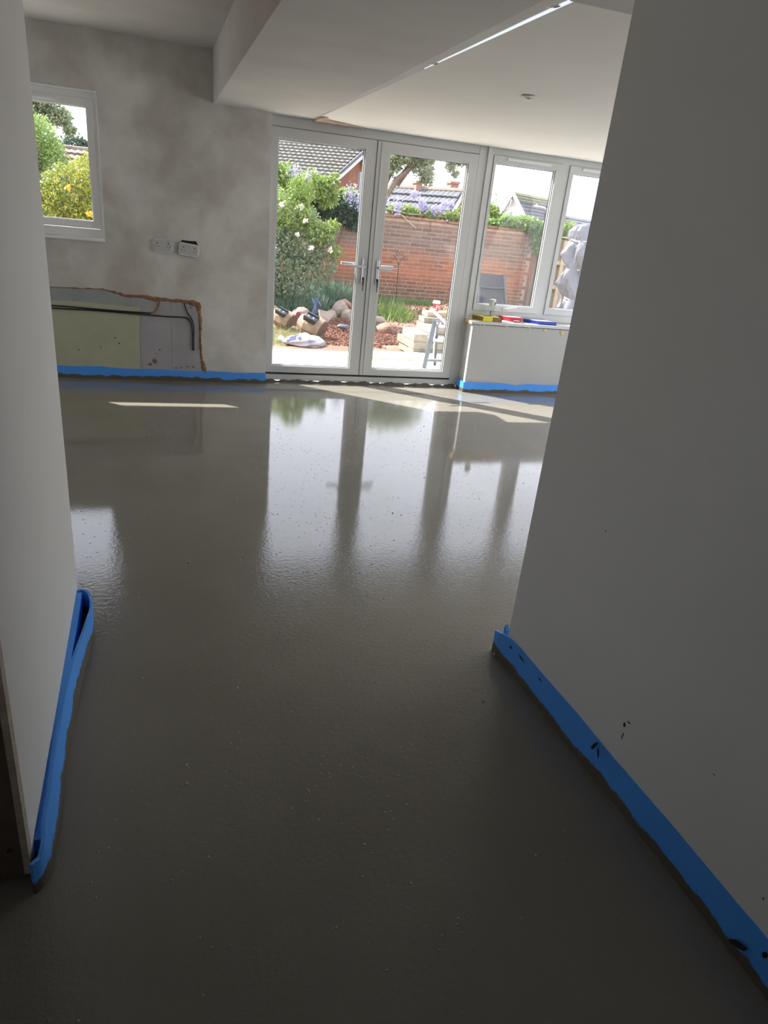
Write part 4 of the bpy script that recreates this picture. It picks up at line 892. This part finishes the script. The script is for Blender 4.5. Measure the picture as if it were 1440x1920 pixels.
# triangular slab
mb = MB().prism([(-.13, .10), (.15, .07), (-.02, -.13), (-.10, -.10)], .05, 'xz', 0); R = Euler((-.5, .1, .2)).to_matrix(); mb.v = [tuple(Vector((2.72, 11.35, .05))+R@Vector(p)) for p in mb.v]
tag(mb.build('broken_slab', stone), 'flat triangular paving fragment standing up behind the near tan piece', 'slab fragment')
def castpiece(c, s, rz, label):
    """half-drum shaped cast piece: tan curved body, flat speckled cut face, black bracket in the open end"""
    t = empty('cast_drain_piece', (c[0], c[1], gh(c[0], c[1])), label, 'cast piece')
    R = Euler((.35, -.45, rz)).to_matrix(); C = Vector((c[0], c[1], c[2]))
    def put(mb): mb.v = [tuple(C+R@(Vector(p)*s)) for p in mb.v]; return mb
    arc = [(-.95, -.45), (-1.0, .25), (-.72, .72), (-.25, .98), (.35, .92), (.82, .55), (1.0, .05), (.9, -.5)]
    body = []; r_ = random.Random(int(c[0]*50))
    m = MB(); ringn = len(arc)
    for k_, sc in ((-.02, 1.), (.08, 1.06), (.20, .98), (.30, .62)):
        body += [(p_[0]*.15*sc+r_.uniform(-.006, .006), k_, p_[1]*.14*sc+r_.uniform(-.006, .006)) for p_ in arc]
    m.add(body, [tuple(range(ringn))[::-1], tuple(range(3*ringn, 4*ringn))]+[(i_*ringn+j_, i_*ringn+(j_+1) % ringn, (i_+1)*ringn+(j_+1) % ringn, (i_+1)*ringn+j_) for i_ in range(3) for j_ in range(ringn)])
    put(m).build('body', clay, t)
    put(MB().prism([(p_[0]*.142, p_[1]*.132) for p_ in arc], .012, 'xz', -.031)).build('cut_face', speck, t)
    m = MB(); m.box(-.11, .02, .05, .21, .135, .165); m.box(-.11, -.085, .05, .21, .155, .20); m.box(0, .02, .05, .21, .155, .185); put(m).build('bracket', blackpl, t)
    for yy_ in (.10, .17): put(MB().lathe((-.045, yy_, .165), [(.012, 0), (.012, .012)], 8)).build('bolt', alulight, t)
castpiece((2.36, 10.2, -.02), 1.15, .8, 'near tan cast piece with black bracket lying behind the white sack')
castpiece((2.04, 10.9, -.02), 1.0, .7, 'farther tan cast piece with black bracket, left of the boulder')
mb = MB().lathe((2.25, 11.345, .05), [(.0, 0), (.042, 0), (.04, .02), (.0, .02)], 14, (-.2, -1, .2)); mb.build('round_cap', mat('dull crimson plastic', (.20, .02, .03), .6), boulder)['label'] = 'dull crimson round cap'
# rubble chips: one mass over both mounds
pts = []; mb = MB()
rr = random.Random(5)
for k in range(9000):
    if k < 2200: x, y = rr.gauss(3.25, .55), rr.gauss(12.5, .9)
    elif k < 3900: x, y = rr.gauss(5.0, .6), rr.gauss(13.6, .7)
    elif k < 4500: x, y = rr.gauss(5.7, .25), rr.gauss(12.6, .35)
    else: x, y = rr.uniform(2.3, 3.9), rr.uniform(9.6, 12)
    if y > 14.9 or y < 9.25 or (3.2 < x < 4.4 and y < 9.9): continue
    r = rr.uniform(.008, .026); c = Vector((x, y, gh(x, y)+r*.4)); q = Euler((rr.uniform(0, 3), rr.uniform(0, 3), rr.uniform(0, 3))).to_matrix()
    v = [c+q@Vector(p)*r for p in ((1, 0, -.4), (-.6, .8, -.3), (-.6, -.8, -.3), (.2, .1, .6), (1, .3, .2), (-.5, 0, .5))]
    mb.add(v, [(0, 1, 2), (0, 4, 1), (4, 3, 1), (1, 3, 5), (1, 5, 2), (2, 5, 3), (2, 3, 0), (0, 3, 4)])
tag(mb.build('rubble_chips', mulch), 'reddish brown broken chips heaped over the soil', 'rubble', kind='stuff')
# crumpled sack
mb = MB(); bm2 = bmesh.new(); bmesh.ops.create_icosphere(bm2, subdivisions=4, radius=1); r9 = random.Random(9)
for v in bm2.verts:
    p = v.co.copy(); wv = 1+.10*math.sin(p.x*9+p.y*4)+.07*math.sin(p.x*5-p.z*11)+.06*math.sin(p.y*14)
    tp = 1-.45*max(0, -p.x); v.co = Vector((1.98+p.x*.30, 9.55+p.y*.20*wv*tp, -.09+max(p.z, -.35)*.105*wv*tp))
bm2.verts.index_update(); mb.add([v.co[:] for v in bm2.verts], [[v.index for v in f.verts] for f in bm2.faces]); bm2.free()
sk = tag(mb.build('crumpled_sack', bagwhite, smooth=True), 'crumpled white woven sack with dark print lying by the patio edge', 'sack'); ORG[sk.name] = sk.location.copy()
m = MB(); 
for (x, y, z, l, h, a) in ((1.80, 9.40, -.035, .10, .04, .25), (1.84, 9.47, -.01, .14, .03, .3), (1.90, 9.40, -.02, .05, .05, .2), (1.98, 9.375, -.045, .03, .035, .1), (2.03, 9.37, -.04, .03, .035, .1), (1.75, 9.42, -.06, .05, .03, .3)): m.obox((x, y, z), (l, .006, h), (-.75, -a, .2))
m.build('dark_print', bagblue, sk)
mb = MB().blob((1.703, 9.74, -.085), (.042, .042, .042), 1, 3, 0, chunky=False); tag(mb.build('white_ball', flower_white, smooth=True), 'small white ball in the grass by the left door frame', 'ball')
m = MB()
for k in range(5): m.tube([(2.62+.03*k, 12.0+.03*k, .0), (2.66+.02*math.sin(k*2), 12.0, .14+.03*k), (2.60+.04*k, 12.02, .26-.03*k)], .014, 5)
tag(m.build('tangled_rag', denim), 'blue grey rag tangled on a stick behind the rubble', 'rag')
mb = MB().blob((2.93, 11.0, -.05), (.12, .06, .05), 77, 2, .2); tag(mb.build('crushed_sheet', alu), 'crushed blue grey metal sheet on the right of the near tan piece', 'metal scrap')

# ================================================================== PLANTS
# large shrub against the wall on the left
sb = empty('flowering_shrub', (2.3, 12.9, GZ), 'tall grey green shrub with white flowers filling the left door pane', 'shrub')
bl = [(1.95, 12.8, .75, .75, .5, .62), (2.35, 12.7, .55, .6, .45, .45), (2.55, 12.8, 1.05, .45, .4, .40), (2.1, 12.9, 1.45, .6, .4, .45), (2.85, 12.7, 1.20, .28, .25, .20), (2.95, 12.75, .75, .22, .2, .22), (1.2, 12.9, 1.0, .8, .5, .8), (2.62, 12.9, 1.45, .25, .2, .2)]
leaves('foliage', cloud(bl, 15000), .060, L_bush, sb)
leaves('young_foliage', cloud([(2.25, 12.6, 1.55, .45, .3, .30), (2.75, 12.55, 1.25, .28, .2, .22), (2.45, 12.6, 1.9, .22, .2, .22), (3.02, 12.6, 1.38, .14, .1, .10), (3.10, 12.6, .98, .12, .1, .12)], 3600), .060, L_lime, sb)
for k in range(7):
    a = random.uniform(-.5, .6); MB().tube([(2.3, 13.0, GZ), (2.3+a*.5, 12.9, .5), (2.3+a, 12.8, 1.1+.1*k)], [.03, .02, .01], 6).build('stem', bark, sb)
for x, z in ((2.43, 1.63), (2.10, 1.62), (2.50, 1.43), (2.62, 1.02), (2.37, 1.20), (2.95, 1.02), (1.98, .95)):
    leaves('white_flower', cloud([(x, 12.35, z, .035, .03, .035)], 40, .2), .035, flower_white, sb, aspect=.9)
# lime climber upper left with wisteria
cl = empty('lime_climber', (2.6, 14.2, 1.6), 'lime green climber rising over the top of the wall at the left door frame', 'climber')
leaves('foliage', cloud([(2.45, 14.3, 2.05, .35, .3, .30), (2.3, 14.2, 1.7, .3, .3, .4), (2.95, 14.3, 2.02, .35, .25, .28), (3.25, 14.3, 1.95, .14, .15, .3), (3.42, 14.35, 2.02, .09, .1, .30), (2.2, 14.3, 2.2, .2, .2, .2)], 4200), .085, L_lime, cl)
MB().tube([(2.6, 14.3, GZ), (2.7, 14.3, 1.0), (2.9, 14.3, 1.8)], .03, 6).build('stem', bark, cl)
iv = empty('dark_ivy', (3.9, 14.9, 1.5), 'dark green ivy hanging over the wall top behind the door stiles', 'ivy')
leaves('foliage', cloud([(3.55, 14.93, 1.72, .35, .14, .22), (4.0, 14.92, 1.62, .32, .13, .26), (4.35, 14.93, 1.58, .20, .12, .24), (3.2, 14.95, 1.75, .3, .14, .2)], 4200), .085, L_ivy, iv, aspect=.85)
MB().tube([(3.6, 14.97, .2), (3.7, 14.93, 1.0), (3.9, 14.9, 1.6)], .018, 6).build('stem', bark, iv)
ws = empty('wisteria', (4.6, 15.1, 1.7), 'lilac wisteria trailing along the top of the brick wall', 'wisteria')
leaves('foliage', cloud([(5.1, 15.15, 1.80, .35, .12, .10), (5.7, 15.15, 1.80, .4, .12, .10), (6.25, 15.15, 1.80, .25, .12, .10), (3.9, 15.1, 1.98, .25, .12, .12), (4.5, 15.1, 1.9, .2, .12, .12), (6.55, 15.2, 1.86, .2, .12, .2)], 3800), .070, L_lime, ws)
for x, z, rx, rz in ((2.72, 2.22, .13, .20), (2.95, 2.16, .10, .16), (2.45, 1.72, .05, .14), (3.86, 1.98, .17, .24), (4.05, 1.86, .12, .2), (4.25, 2.02, .12, .18), (4.52, 1.99, .10, .20), (4.38, 1.95, .08, .12), (4.85, 1.87, .13, .22), (5.28, 2.13, .12, .10), (5.45, 1.97, .10, .14), (5.56, 1.90, .09, .14), (5.75, 1.88, .07, .14), (5.92, 1.90, .10, .12), (6.0, 2.02, .12, .08), (6.15, 2.0, .08, .08), (2.2, 2.1, .08, .16)):
    yb_ = 14.75 if x < 5 else 15.0
    if x < 4.6: x, z, yb_ = x*.95, 1.42+(z-1.42)*.95, 14.0
    cc = cloud([(x, yb_, z, rx, .09, rz)], 170, .05); cc[:, 0] = x+(cc[:, 0]-x)*np.clip(.5+(cc[:, 2]-z+rz)/(2*rz), .35, 1)
    leaves('flower_cluster', cc, .038, L_wist, ws, aspect=.7)
MB().tube([(4.88, 14.95, 1.80), (5.05, 14.93, 1.70), (5.2, 14.92, 1.60), (5.35, 14.9, 1.50)], .012, 6).build('vine_stem', twig, ws)
MB().tube([(3.6, 14.9, 1.5), (3.9, 14.85, 1.7), (4.6, 14.98, 1.82), (5.2, 15.05, 1.76), (6.2, 15.1, 1.78)], .015, 6).build('vine_stem', twig, ws)
MB().tube([(5.7, 14.98, 1.70), (5.72, 14.98, 1.45)], .005, 5).build('vine_stem', bark, ws)
ve = empty('fresh_climber', (7.6, 15.0, 1.6), 'bright green climber tumbling over the end of the brick wall', 'climber')
leaves('foliage', cloud([(7.25, 15.2, 1.72, .30, .2, .08), (7.62, 15.1, 1.80, .28, .2, .11), (7.98, 15.0, 1.80, .25, .2, .14), (8.24, 14.9, 1.66, .18, .2, .18), (8.34, 14.85, 1.48, .13, .15, .16), (8.26, 14.85, 1.34, .09, .12, .09), (7.0, 15.3, 1.74, .3, .2, .08)], 6500), .085, L_ivy2, ve, aspect=.8)
MB().tube([(8.35, 14.95, GZ), (8.35, 14.95, 1.5)], .02, 6).build('stem', bark, ve)
ls2 = empty('willowy_shrub', (7.9, 17.2, GZ), 'yellow green shrub with long whips behind the brick wall', 'shrub')
MB().tube([(7.9, 17.1, GZ-.05), (7.9, 17, 1.0), (7.92, 17, 1.8)], .04, 6).build('stem', bark, ls2)
leaves('foliage', cloud([(7.88, 17, 2.02, .30, .3, .22), (7.8, 17, 1.7, .5, .4, .3), (8.15, 17, 1.86, .2, .3, .14)], 4200), .09, L_lime, ls2)
for k, (x, z) in enumerate(((7.95, 2.52), (8.08, 2.45), (8.37, 2.38), (8.54, 2.24), (8.2, 2.35), (8.62, 2.12))):
    MB().tube([(7.95, 17, 1.7), ((7.95+x)/2-.03, 17, (1.7+z)/2), (x, 17, z)], [.014, .010, .004], 5).build('whip', bark, ls2)
    tt = np.linspace(.35, 1, 26); leaves('whip_leaves', np.stack([7.95+(x-7.95)*tt, np.full(26, 17.), 1.7+(z-1.7)*tt], 1)+RNG.normal(size=(26, 3))*.02, .07, L_ivy2, ls2, up=.4, aspect=.35)
s3 = empty('lime_bush', (9.0, 15.0, 1.5), 'lime bush showing over the fence top beside the covered parasol', 'bush')
leaves('foliage', cloud([(8.85, 14.8, 1.75, .25, .2, .18), (9.2, 14.9, 1.7, .25, .2, .15)], 1500), .08, L_lime, s3); MB().tube([(9, 14.9, GZ), (9, 14.9, 1.6)], .02).build('stem', bark, s3)
# grass: tall dark tuft under shrub and short turf left
def turf(name, n, fx, size, m, label, up=2.2):
    p = np.array([fx() for _ in range(n)]); leaves(name, p, size, m, None, up=up, aspect=.09, blades=True, label=label, cat='grass')
ru = random.uniform
def gp(x, y): return (x, y, gh(x, y))
turf('tall_grass', 9000, lambda: gp(ru(1.2, 2.95), ru(12.3, 13.6)) if random.random() < .75 else gp(ru(2.9, 3.7), ru(13.3, 14.2)), .30, L_dgrass, 'tall dark green grass at the foot of the shrub')
turf('grass_tuft', 2200, lambda: gp(random.gauss(3.30, .25), random.gauss(14.0, .25)), .45, L_dgrass, 'rounded dark grass clump in front of the brick wall')
turf('short_grass', 4200, lambda: gp(1.2+1.1*random.random()**1.5, ru(9.45, 11.2)), .075, L_grass, 'patchy light green turf beside the sack', 1.2)
turf('weeds', 900, lambda: gp(random.gauss(4.35, .16), random.gauss(12.9, .25)), .22, L_lime, 'bright weeds between rubble heap and chip mound', 1.0)
turf('wall_foot_weeds', 2600, lambda: gp(ru(4.0, 8.0), ru(14.6, 14.95)), .22, L_ivy2, 'low green weeds along the foot of the brick wall', 1.4)
# planting outside the small window
ys2 = empty('golden_shrub', (-.95, 9.6, GZ), 'golden yellow shrub outside the small window', 'shrub')
leaves('foliage', cloud([(-.80, 9.5, 1.45, .38, .3, .34), (-.62, 9.4, 1.66, .20, .2, .24), (-1.1, 9.5, 1.15, .5, .35, .4), (-.6, 9.5, 1.1, .3, .3, .4)], 16000), .032, L_yellow, ys2)
leaves('inner_foliage', cloud([(-.85, 9.6, 1.3, .45, .3, .45), (-1.3, 9.7, 1.2, .4, .3, .5), (-.4, 9.6, 1.2, .25, .3, .4)], 5000), .045, L_bush, ys2)
for k in range(5): MB().tube([(-1.0, 9.65, GZ), (-1.0+ru(-.2, .3), 9.6, .8), (-.9+ru(-.3, .3), 9.55, 1.3)], .014, 5).build('stem', bark, ys2)
for x, z in ((-.62, 1.27), (-.82, 1.52)): leaves('orange_blossom', cloud([(x, 9.12, z, .03, .02, .025)], 30, .2), .03, mat('orange petal', (.85, .45, .03), .6), ys2, aspect=.9)
lc = empty('lime_conifer', (-1.35, 10.2, GZ), 'feathery lime green conifer at the left of the small window', 'conifer')
leaves('foliage', cloud([(-1.22, 10.2, 1.70, .33, .3, .50), (-1.04, 10.1, 1.72, .18, .2, .34), (-1.22, 10.2, 2.02, .24, .3, .26), (-1.5, 10.2, 1.9, .4, .3, .6)], 16000), .042, L_conifer, lc, aspect=.3)
for k in range(5): MB().tube([(-1.4, 10.3, GZ), (-1.35+ru(-.2, .2), 10.2, 1.0), (-1.25+ru(-.25, .2), 10.0, 1.6+.1*k)], .016, 5).build('branch', bark, lc)
MB().tube([(-1.25, 9.75, 1.45), (-1.05, 9.75, 1.38), (-.95, 9.75, 1.28)], .008, 5).build('bare_twig', twig, lc)
MB().tube([(-1.25, 9.75, 1.50), (-1.12, 9.75, 1.50), (-1.05, 9.74, 1.56)], .007, 5).build('bare_twig', twig, lc)

def tree(name, base, trunk, limbs, blobs, n, size, label):
    t = empty(name, base, label, 'tree')
    MB().tube(trunk, [.30-.05*i for i in range(len(trunk))], 9).build('trunk', bark, t)
    for l in limbs: MB().tube(l, [.12-.03*min(i, 3) for i in range(len(l))], 6).build('limb', bark, t)
    leaves('crown', cloud(blobs, int(n*2.0), .1), size*.62, L_tree, t, aspect=.6)
tree('broadleaf_tree', (6.2, 21.6, -.2), [(6.2, 21.6, -.2), (6.3, 21.7, 1.2), (6.6, 21.9, 2.1)], [[(6.6, 21.9, 2.0), (7.2, 22.2, 2.8), (7.8, 22.3, 3.3), (8.1, 22.2, 3.9)], [(7.3, 22.5, 2.7), (7.8, 22.2, 3.5), (8.5, 22, 3.7)], [(6.9, 22.7, 2.5), (7.2, 22.3, 3.4), (7.5, 22.2, 4.2)]],
     [(7.35, 22.3, 3.55, .55, .6, .42), (7.95, 22.2, 3.35, .40, .5, .40), (8.15, 22.2, 3.0, .25, .4, .30), (7.0, 22.5, 3.2, .4, .5, .4), (8.75, 22.0, 3.75, .5, .4, .25), (8.85, 22.0, 3.35, .16, .3, .22), (9.2, 22, 3.55, .22, .3, .20), (9.0, 22, 3.15, .12, .2, .12), (7.6, 22.3, 4.4, 1.4, .9, .55)], 7500, .13, 'broad leaved tree reaching over the roof in the right door pane')
tree('spreading_tree', (-5.0, 24, -.2), [(-5.0, 24, -.2), (-4.8, 24, 2.0), (-4.3, 24, 3.6)], [[(-4.5, 24, 3.0), (-3.2, 24, 3.6), (-2.3, 24, 3.5)], [(-4.3, 24, 3.4), (-3.4, 24, 4.3), (-2.6, 24, 4.3)]],
     [(-2.75, 24, 3.85, .55, .6, .40), (-2.25, 24, 3.45, .35, .5, .28), (-1.98, 24, 3.15, .18, .4, .16), (-3.1, 24, 3.3, .6, .6, .5), (-3.8, 24, 4.3, 1.1, .8, .6)], 8500, .13, 'spreading tree against the sky in the small window')
t = empty('distant_hedge', (-1.6, 32, 0), 'dark distant treetops just over the tiled ridge in the small window', 'treetops')
leaves('foliage', cloud([(-2.6, 33, 3.35, .5, .4, .25), (-2.05, 33, 3.3, .3, .3, .18)], 900), .14, L_ivy, t); MB().tube([(-2.4, 33, -.2), (-2.4, 33, 3.2)], .1).build('trunk', bark, t)

# ================================================================== NEIGHBOURING HOUSES
def roof_tiles(parent, RL, RR, ER, EL, rows, cols, m, rise=.05, name='roof_tiles', wave=True):
    """ribbed tiled slope between ridge (RL,RR) and eave (EL,ER), one joined part"""
    RL, RR, ER, EL = map(Vector, (RL, RR, ER, EL)); nrm = (RR-RL).cross(EL-RL).normalized()
    if nrm.z < 0: nrm = -nrm
    mb = MB()
    for r in range(rows):
        t0, t1 = r/rows, (r+1.06)/rows; a0, b0 = RL.lerp(EL, t0), RR.lerp(ER, t0); a1, b1 = RL.lerp(EL, t1), RR.lerp(ER, t1)
        for c in range(cols):
            u0, u1 = c/cols, (c+1)/cols; um = u0+(u1-u0)*.45
            lo, hi = nrm*rise*.15, nrm*rise*.6; off = nrm*rise*1.1; j = nrm*random.uniform(0, rise*.15)
            A = [a0.lerp(b0, u)+h for u, h in ((u0, lo), (um, hi), (u1, lo))]; B_ = [a1.lerp(b1, u)+h+off+j for u, h in ((u0, lo), (um, hi), (u1, lo))]; D = [a1.lerp(b1, u)+h*0 for u, h in ((u0, lo), (um, hi), (u1, lo))]
            mb.add(A+B_+D, [(0, 1, 4, 3), (1, 2, 5, 4), (3, 4, 7, 6), (4, 5, 8, 7)])
    o = mb.build(name, m, parent); o['kind'] = 'stuff'; return o
def plank(parent, a, b, wd, th, m, name): return MB().bar(a, b, th, wd).build(name, m, parent)
# house behind the shrub
h1 = empty('brick_bungalow', (5, 25, -.2), 'brick bungalow with grey ribbed tile roof and white bargeboard in the left door pane', 'house')
RR, RL = Vector((7.16, 26, 3.83)), Vector((1.78, 29.0, 3.84)); ER = Vector((5.33, 23.39, 2.56)); EL = RL+(ER-RR)
roof_tiles(h1, RL, RR, ER, EL, 11, 34, tile, .055)
MB().add([RL, RR, ER, EL]+[p-Vector((0, 0, .06)) for p in (RL, RR, ER, EL)], [(0, 1, 2, 3), (7, 6, 5, 4), (0, 4, 5, 1), (1, 5, 6, 2), (2, 6, 7, 3), (3, 7, 4, 0)]).build('roof_deck', slate, h1)
MB().tube([RL+Vector((0, 0, .04)), RR+Vector((0, 0, .04))], .09, 8).build('ridge_tiles', tile, h1)
outd = Vector((.77, -.64, 0)); e2 = RR+(RR-ER).reflect(Vector((0, 0, 1)))*1
BR = Vector((RR.x+(RR.x-ER.x), RR.y+(RR.y-ER.y), ER.z))
plank(h1, RR+outd*.05-Vector((0, 0, .10)), ER+outd*.05-Vector((0, 0, .10)), .18, .04, whiterend, 'bargeboard'); plank(h1, RR+outd*.05-Vector((0, 0, .02)), ER+outd*.05-Vector((0, 0, .02)), .10, .06, slate, 'verge_tiles'); plank(h1, RR+outd*.05-Vector((0, 0, .10)), BR+outd*.05-Vector((0, 0, .10)), .18, .04, whiterend, 'bargeboard')
a, b, c = RR-outd*.25-Vector((0, 0, .1)), ER-outd*.25-Vector((0, 0, .1)), BR-outd*.25-Vector((0, 0, .1))
MB().add([a, b, Vector((b.x, b.y, -.3)), Vector((c.x, c.y, -.3)), c]+[p-outd*.2 for p in (a, b, Vector((b.x, b.y, -.3)), Vector((c.x, c.y, -.3)), c)], [(0, 1, 2, 3, 4), (9, 8, 7, 6, 5), (0, 5, 6, 1), (1, 6, 7, 2), (3, 8, 9, 4), (4, 9, 5, 0)]).build('gable_wall', gablebrick, h1)
e3 = EL-outd*0; MB().add([b-outd*.0, Vector((EL.x, EL.y+.2, EL.z-.1)), Vector((EL.x, EL.y+.2, -.3)), Vector((b.x, b.y, -.3))], [(0, 1, 2, 3)]).build('front_wall', gablebrick, h1)
MB().obox((6.93, 25.42, 2.75), (.10, .05, .72), (0, 0, -.95)).build('louvre_window', lampmetal, h1)
BL = RL+(BR-RR); MB().add([RL, RR, BR, BL], [(0, 1, 2, 3)]).build('rear_slope', slate, h1)
# middle house with two chimneys
h2 = empty('low_tiled_house', (12, 31, -.2), 'low house with dark tiles, pale ridge and two chimneys above the brick wall', 'house')
RR, RL = Vector((12.66, 30, 3.14)), Vector((9.3, 32.8, 3.07)); d_ = Vector((-1.126, -1.609, -.965)); ER = RR+d_*1.5; EL = RL+d_*1.5
roof_tiles(h2, RL, RR, ER, EL, 5, 20, slate, .07); MB().tube([RL+Vector((0, 0, .03)), RR+Vector((0, 0, .03))], .11, 8).build('ridge_tiles', stone, h2)
MB().add([RL, RR, ER, EL]+[p-Vector((0, 0, .06)) for p in (RL, RR, ER, EL)], [(0, 1, 2, 3), (7, 6, 5, 4), (0, 4, 5, 1), (1, 5, 6, 2), (2, 6, 7, 3), (3, 7, 4, 0)]).build('roof_deck', slate, h2)
outd = Vector((.82, -.57, 0)); plank(h2, RR+outd*.08-Vector((0, 0, .08)), ER+outd*.08-Vector((0, 0, .08)), .17, .05, whiterend, 'bargeboard')
BR = Vector((RR.x-d_.x*1.5, RR.y-d_.y*1.5, ER.z)); BL = RL+(BR-RR); MB().add([RL, RR, BR, BL], [(0, 1, 2, 3)]).build('rear_slope', slate, h2)
a, b, c = RR-outd*.1, ER-outd*.1, BR-outd*.1
MB().add([a, b, Vector((b.x, b.y, -.3)), Vector((c.x, c.y, -.3)), c]+[p-outd*.2 for p in (a, b, Vector((b.x, b.y, -.3)), Vector((c.x, c.y, -.3)), c)], [(0, 1, 2, 3, 4), (9, 8, 7, 6, 5), (0, 5, 6, 1), (1, 6, 7, 2), (3, 8, 9, 4), (4, 9, 5, 0)]).build('gable_wall', gablebrick, h2)
MB().add([b, Vector((EL.x, EL.y, EL.z)), Vector((EL.x, EL.y, -.3)), Vector((b.x, b.y, -.3))], [(0, 1, 2, 3)]).build('front_wall', gablebrick, h2)
for x, y, z1, wd in ((11.10, 31.0, 3.42, .26), (12.72, 31.0, 3.58, .36)):
    ck = MB(); ck.box(x-wd/2, x+wd/2, y, y+.5, 2.7, z1-.1); ck = ck.build('chimney_stack', chimney, h2); MB().box(x-wd/2-.04, x+wd/2+.04, y-.04, y+.54, z1-.1, z1).build('chimney_cap', chimney, ck)
for x, z in ((11.9, 3.42), (12.25, 3.45)): MB().tube([(x, 31, 3.0), (x, 31, z)], .012, 5).build('aerial', lampmetal, h2)
# white gabled house far right
h3 = empty('white_gabled_house', (21, 41, -.2), 'white gabled house with mossy slate roof and a lower side roof', 'house')
ap = Vector((20.06, 40, 4.04)); d3 = Vector((.86, .51, 0)); er = Vector((.57, -.81, -1.19))*2.4; el = Vector((-.42, .60, -1.30))*2.2; Lr = 4.2
AR = ap+d3*Lr; roof_tiles(h3, ap, AR, AR+er, ap+er, 16, 26, slate, .03, 'slates'); mo = roof_tiles(h3, ap+Vector((0, 0, .012)), AR+Vector((0, 0, .012)), AR+er*.16+Vector((0, 0, .02)), ap+er*.16+Vector((0, 0, .02)), 3, 26, mossy, .03, 'mossy_slates')
MB().add([ap, AR, AR+er, ap+er]+[p-Vector((0, 0, .08)) for p in (ap, AR, AR+er, ap+er)], [(0, 1, 2, 3), (7, 6, 5, 4), (0, 4, 5, 1), (1, 5, 6, 2), (2, 6, 7, 3), (3, 7, 4, 0)]).build('roof_deck', slate, h3)
MB().add([ap, AR, AR+el, ap+el], [(0, 1, 2, 3)]).build('rear_slope', slate, h3)
q = -d3*.0; a, b, c = ap+d3*.15, ap+er+d3*.15, ap+el+d3*.15
MB().add([a, b, Vector((b.x, b.y, -.3)), Vector((c.x, c.y, -.3)), c]+[p+d3*.2 for p in (a, b, Vector((b.x, b.y, -.3)), Vector((c.x, c.y, -.3)), c)], [(0, 1, 2, 3, 4), (9, 8, 7, 6, 5), (0, 5, 6, 1), (1, 6, 7, 2), (3, 8, 9, 4), (4, 9, 5, 0)]).build('gable_wall', whiterend, h3)
plank(h3, ap-d3*.05-Vector((0, 0, .05)), ap+er-d3*.05-Vector((0, 0, .05)), .16, .08, whiterend, 'bargeboard'); plank(h3, ap-d3*.05-Vector((0, 0, .05)), ap+el-d3*.05-Vector((0, 0, .05)), .16, .08, whiterend, 'bargeboard')
MB().obox((19.98, 40.05, 3.45), (.02, .18, .42), (.3, 0, 0)).build('gable_slot', lampmetal, h3)
s0, s1 = Vector((22.6, 40.5, 3.22)), Vector((28.5, 43.5, 3.15)); sd3 = Vector((.7, -1.6, -1.3))*1.5
roof_tiles(h3, s0, s1, s1+sd3, s0+sd3, 12, 30, slate, .03, 'side_slates'); MB().add([s0, s1, s1+sd3, s0+sd3, s0-Vector((0, 0, 3.4)), s1-Vector((0, 0, 3.4))], [(0, 1, 2, 3), (0, 1, 5, 4)]).build('side_roof', slate, h3)
p0, p1 = s0+sd3, s1+sd3; MB().add([p0, p1, Vector((p1.x, p1.y, -.3)), Vector((p0.x, p0.y, -.3))], [(0, 1, 2, 3)]).build('side_wall', whiterend, h3)
# tiled house behind the small window
h4 = empty('brown_tiled_house', (-1.5, 26, -.2), 'house with brown tiled roof outside the small window', 'house')
a, b = Vector((-4.5, 26, 2.80)), Vector((1.2, 25.4, 2.76)); e = Vector((0, -2.6, -1.5))
btile = mat('brown clay tile', (.27, .215, .165), .9, .4, 7, bump=.3)
roof_tiles(h4, a, b, b+e, a+e, 9, 32, btile, .05); MB().tube([a, b], .09, 8).build('ridge_tiles', btile, h4)
MB().add([a, b, b+e, a+e]+[p-Vector((0, 0, .06)) for p in (a, b, b+e, a+e)], [(0, 1, 2, 3), (7, 6, 5, 4), (0, 4, 5, 1), (1, 5, 6, 2), (2, 6, 7, 3), (3, 7, 4, 0)]).build('roof_deck', slate, h4)
p0, p1 = a+e, b+e; MB().add([p0, p1, Vector((p1.x, p1.y, -.3)), Vector((p0.x, p0.y, -.3))], [(0, 1, 2, 3)]).build('front_wall', gablebrick, h4)
# street lamp
lp = empty('street_lamp', (12.33, 22, -.2), 'tall street lamp with curved arm before the white gabled house', 'street lamp')
MB().tube([(12.36, 22, -.2), (12.33, 22, 2.35), (12.30, 22, 2.46), (12.22, 22, 2.52), (12.05, 22, 2.53)], [.05, .035, .03, .028, .025], 8).build('pole', lampmetal, lp)
MB().blob((11.93, 22, 2.535), (.13, .05, .035), 2, 2, 0, chunky=False).build('lamp_head', lampmetal, lp); MB().tube([(11.92, 22, 2.56), (11.92, 22, 2.60)], .025, 8).build('photocell', whiterend, lp)
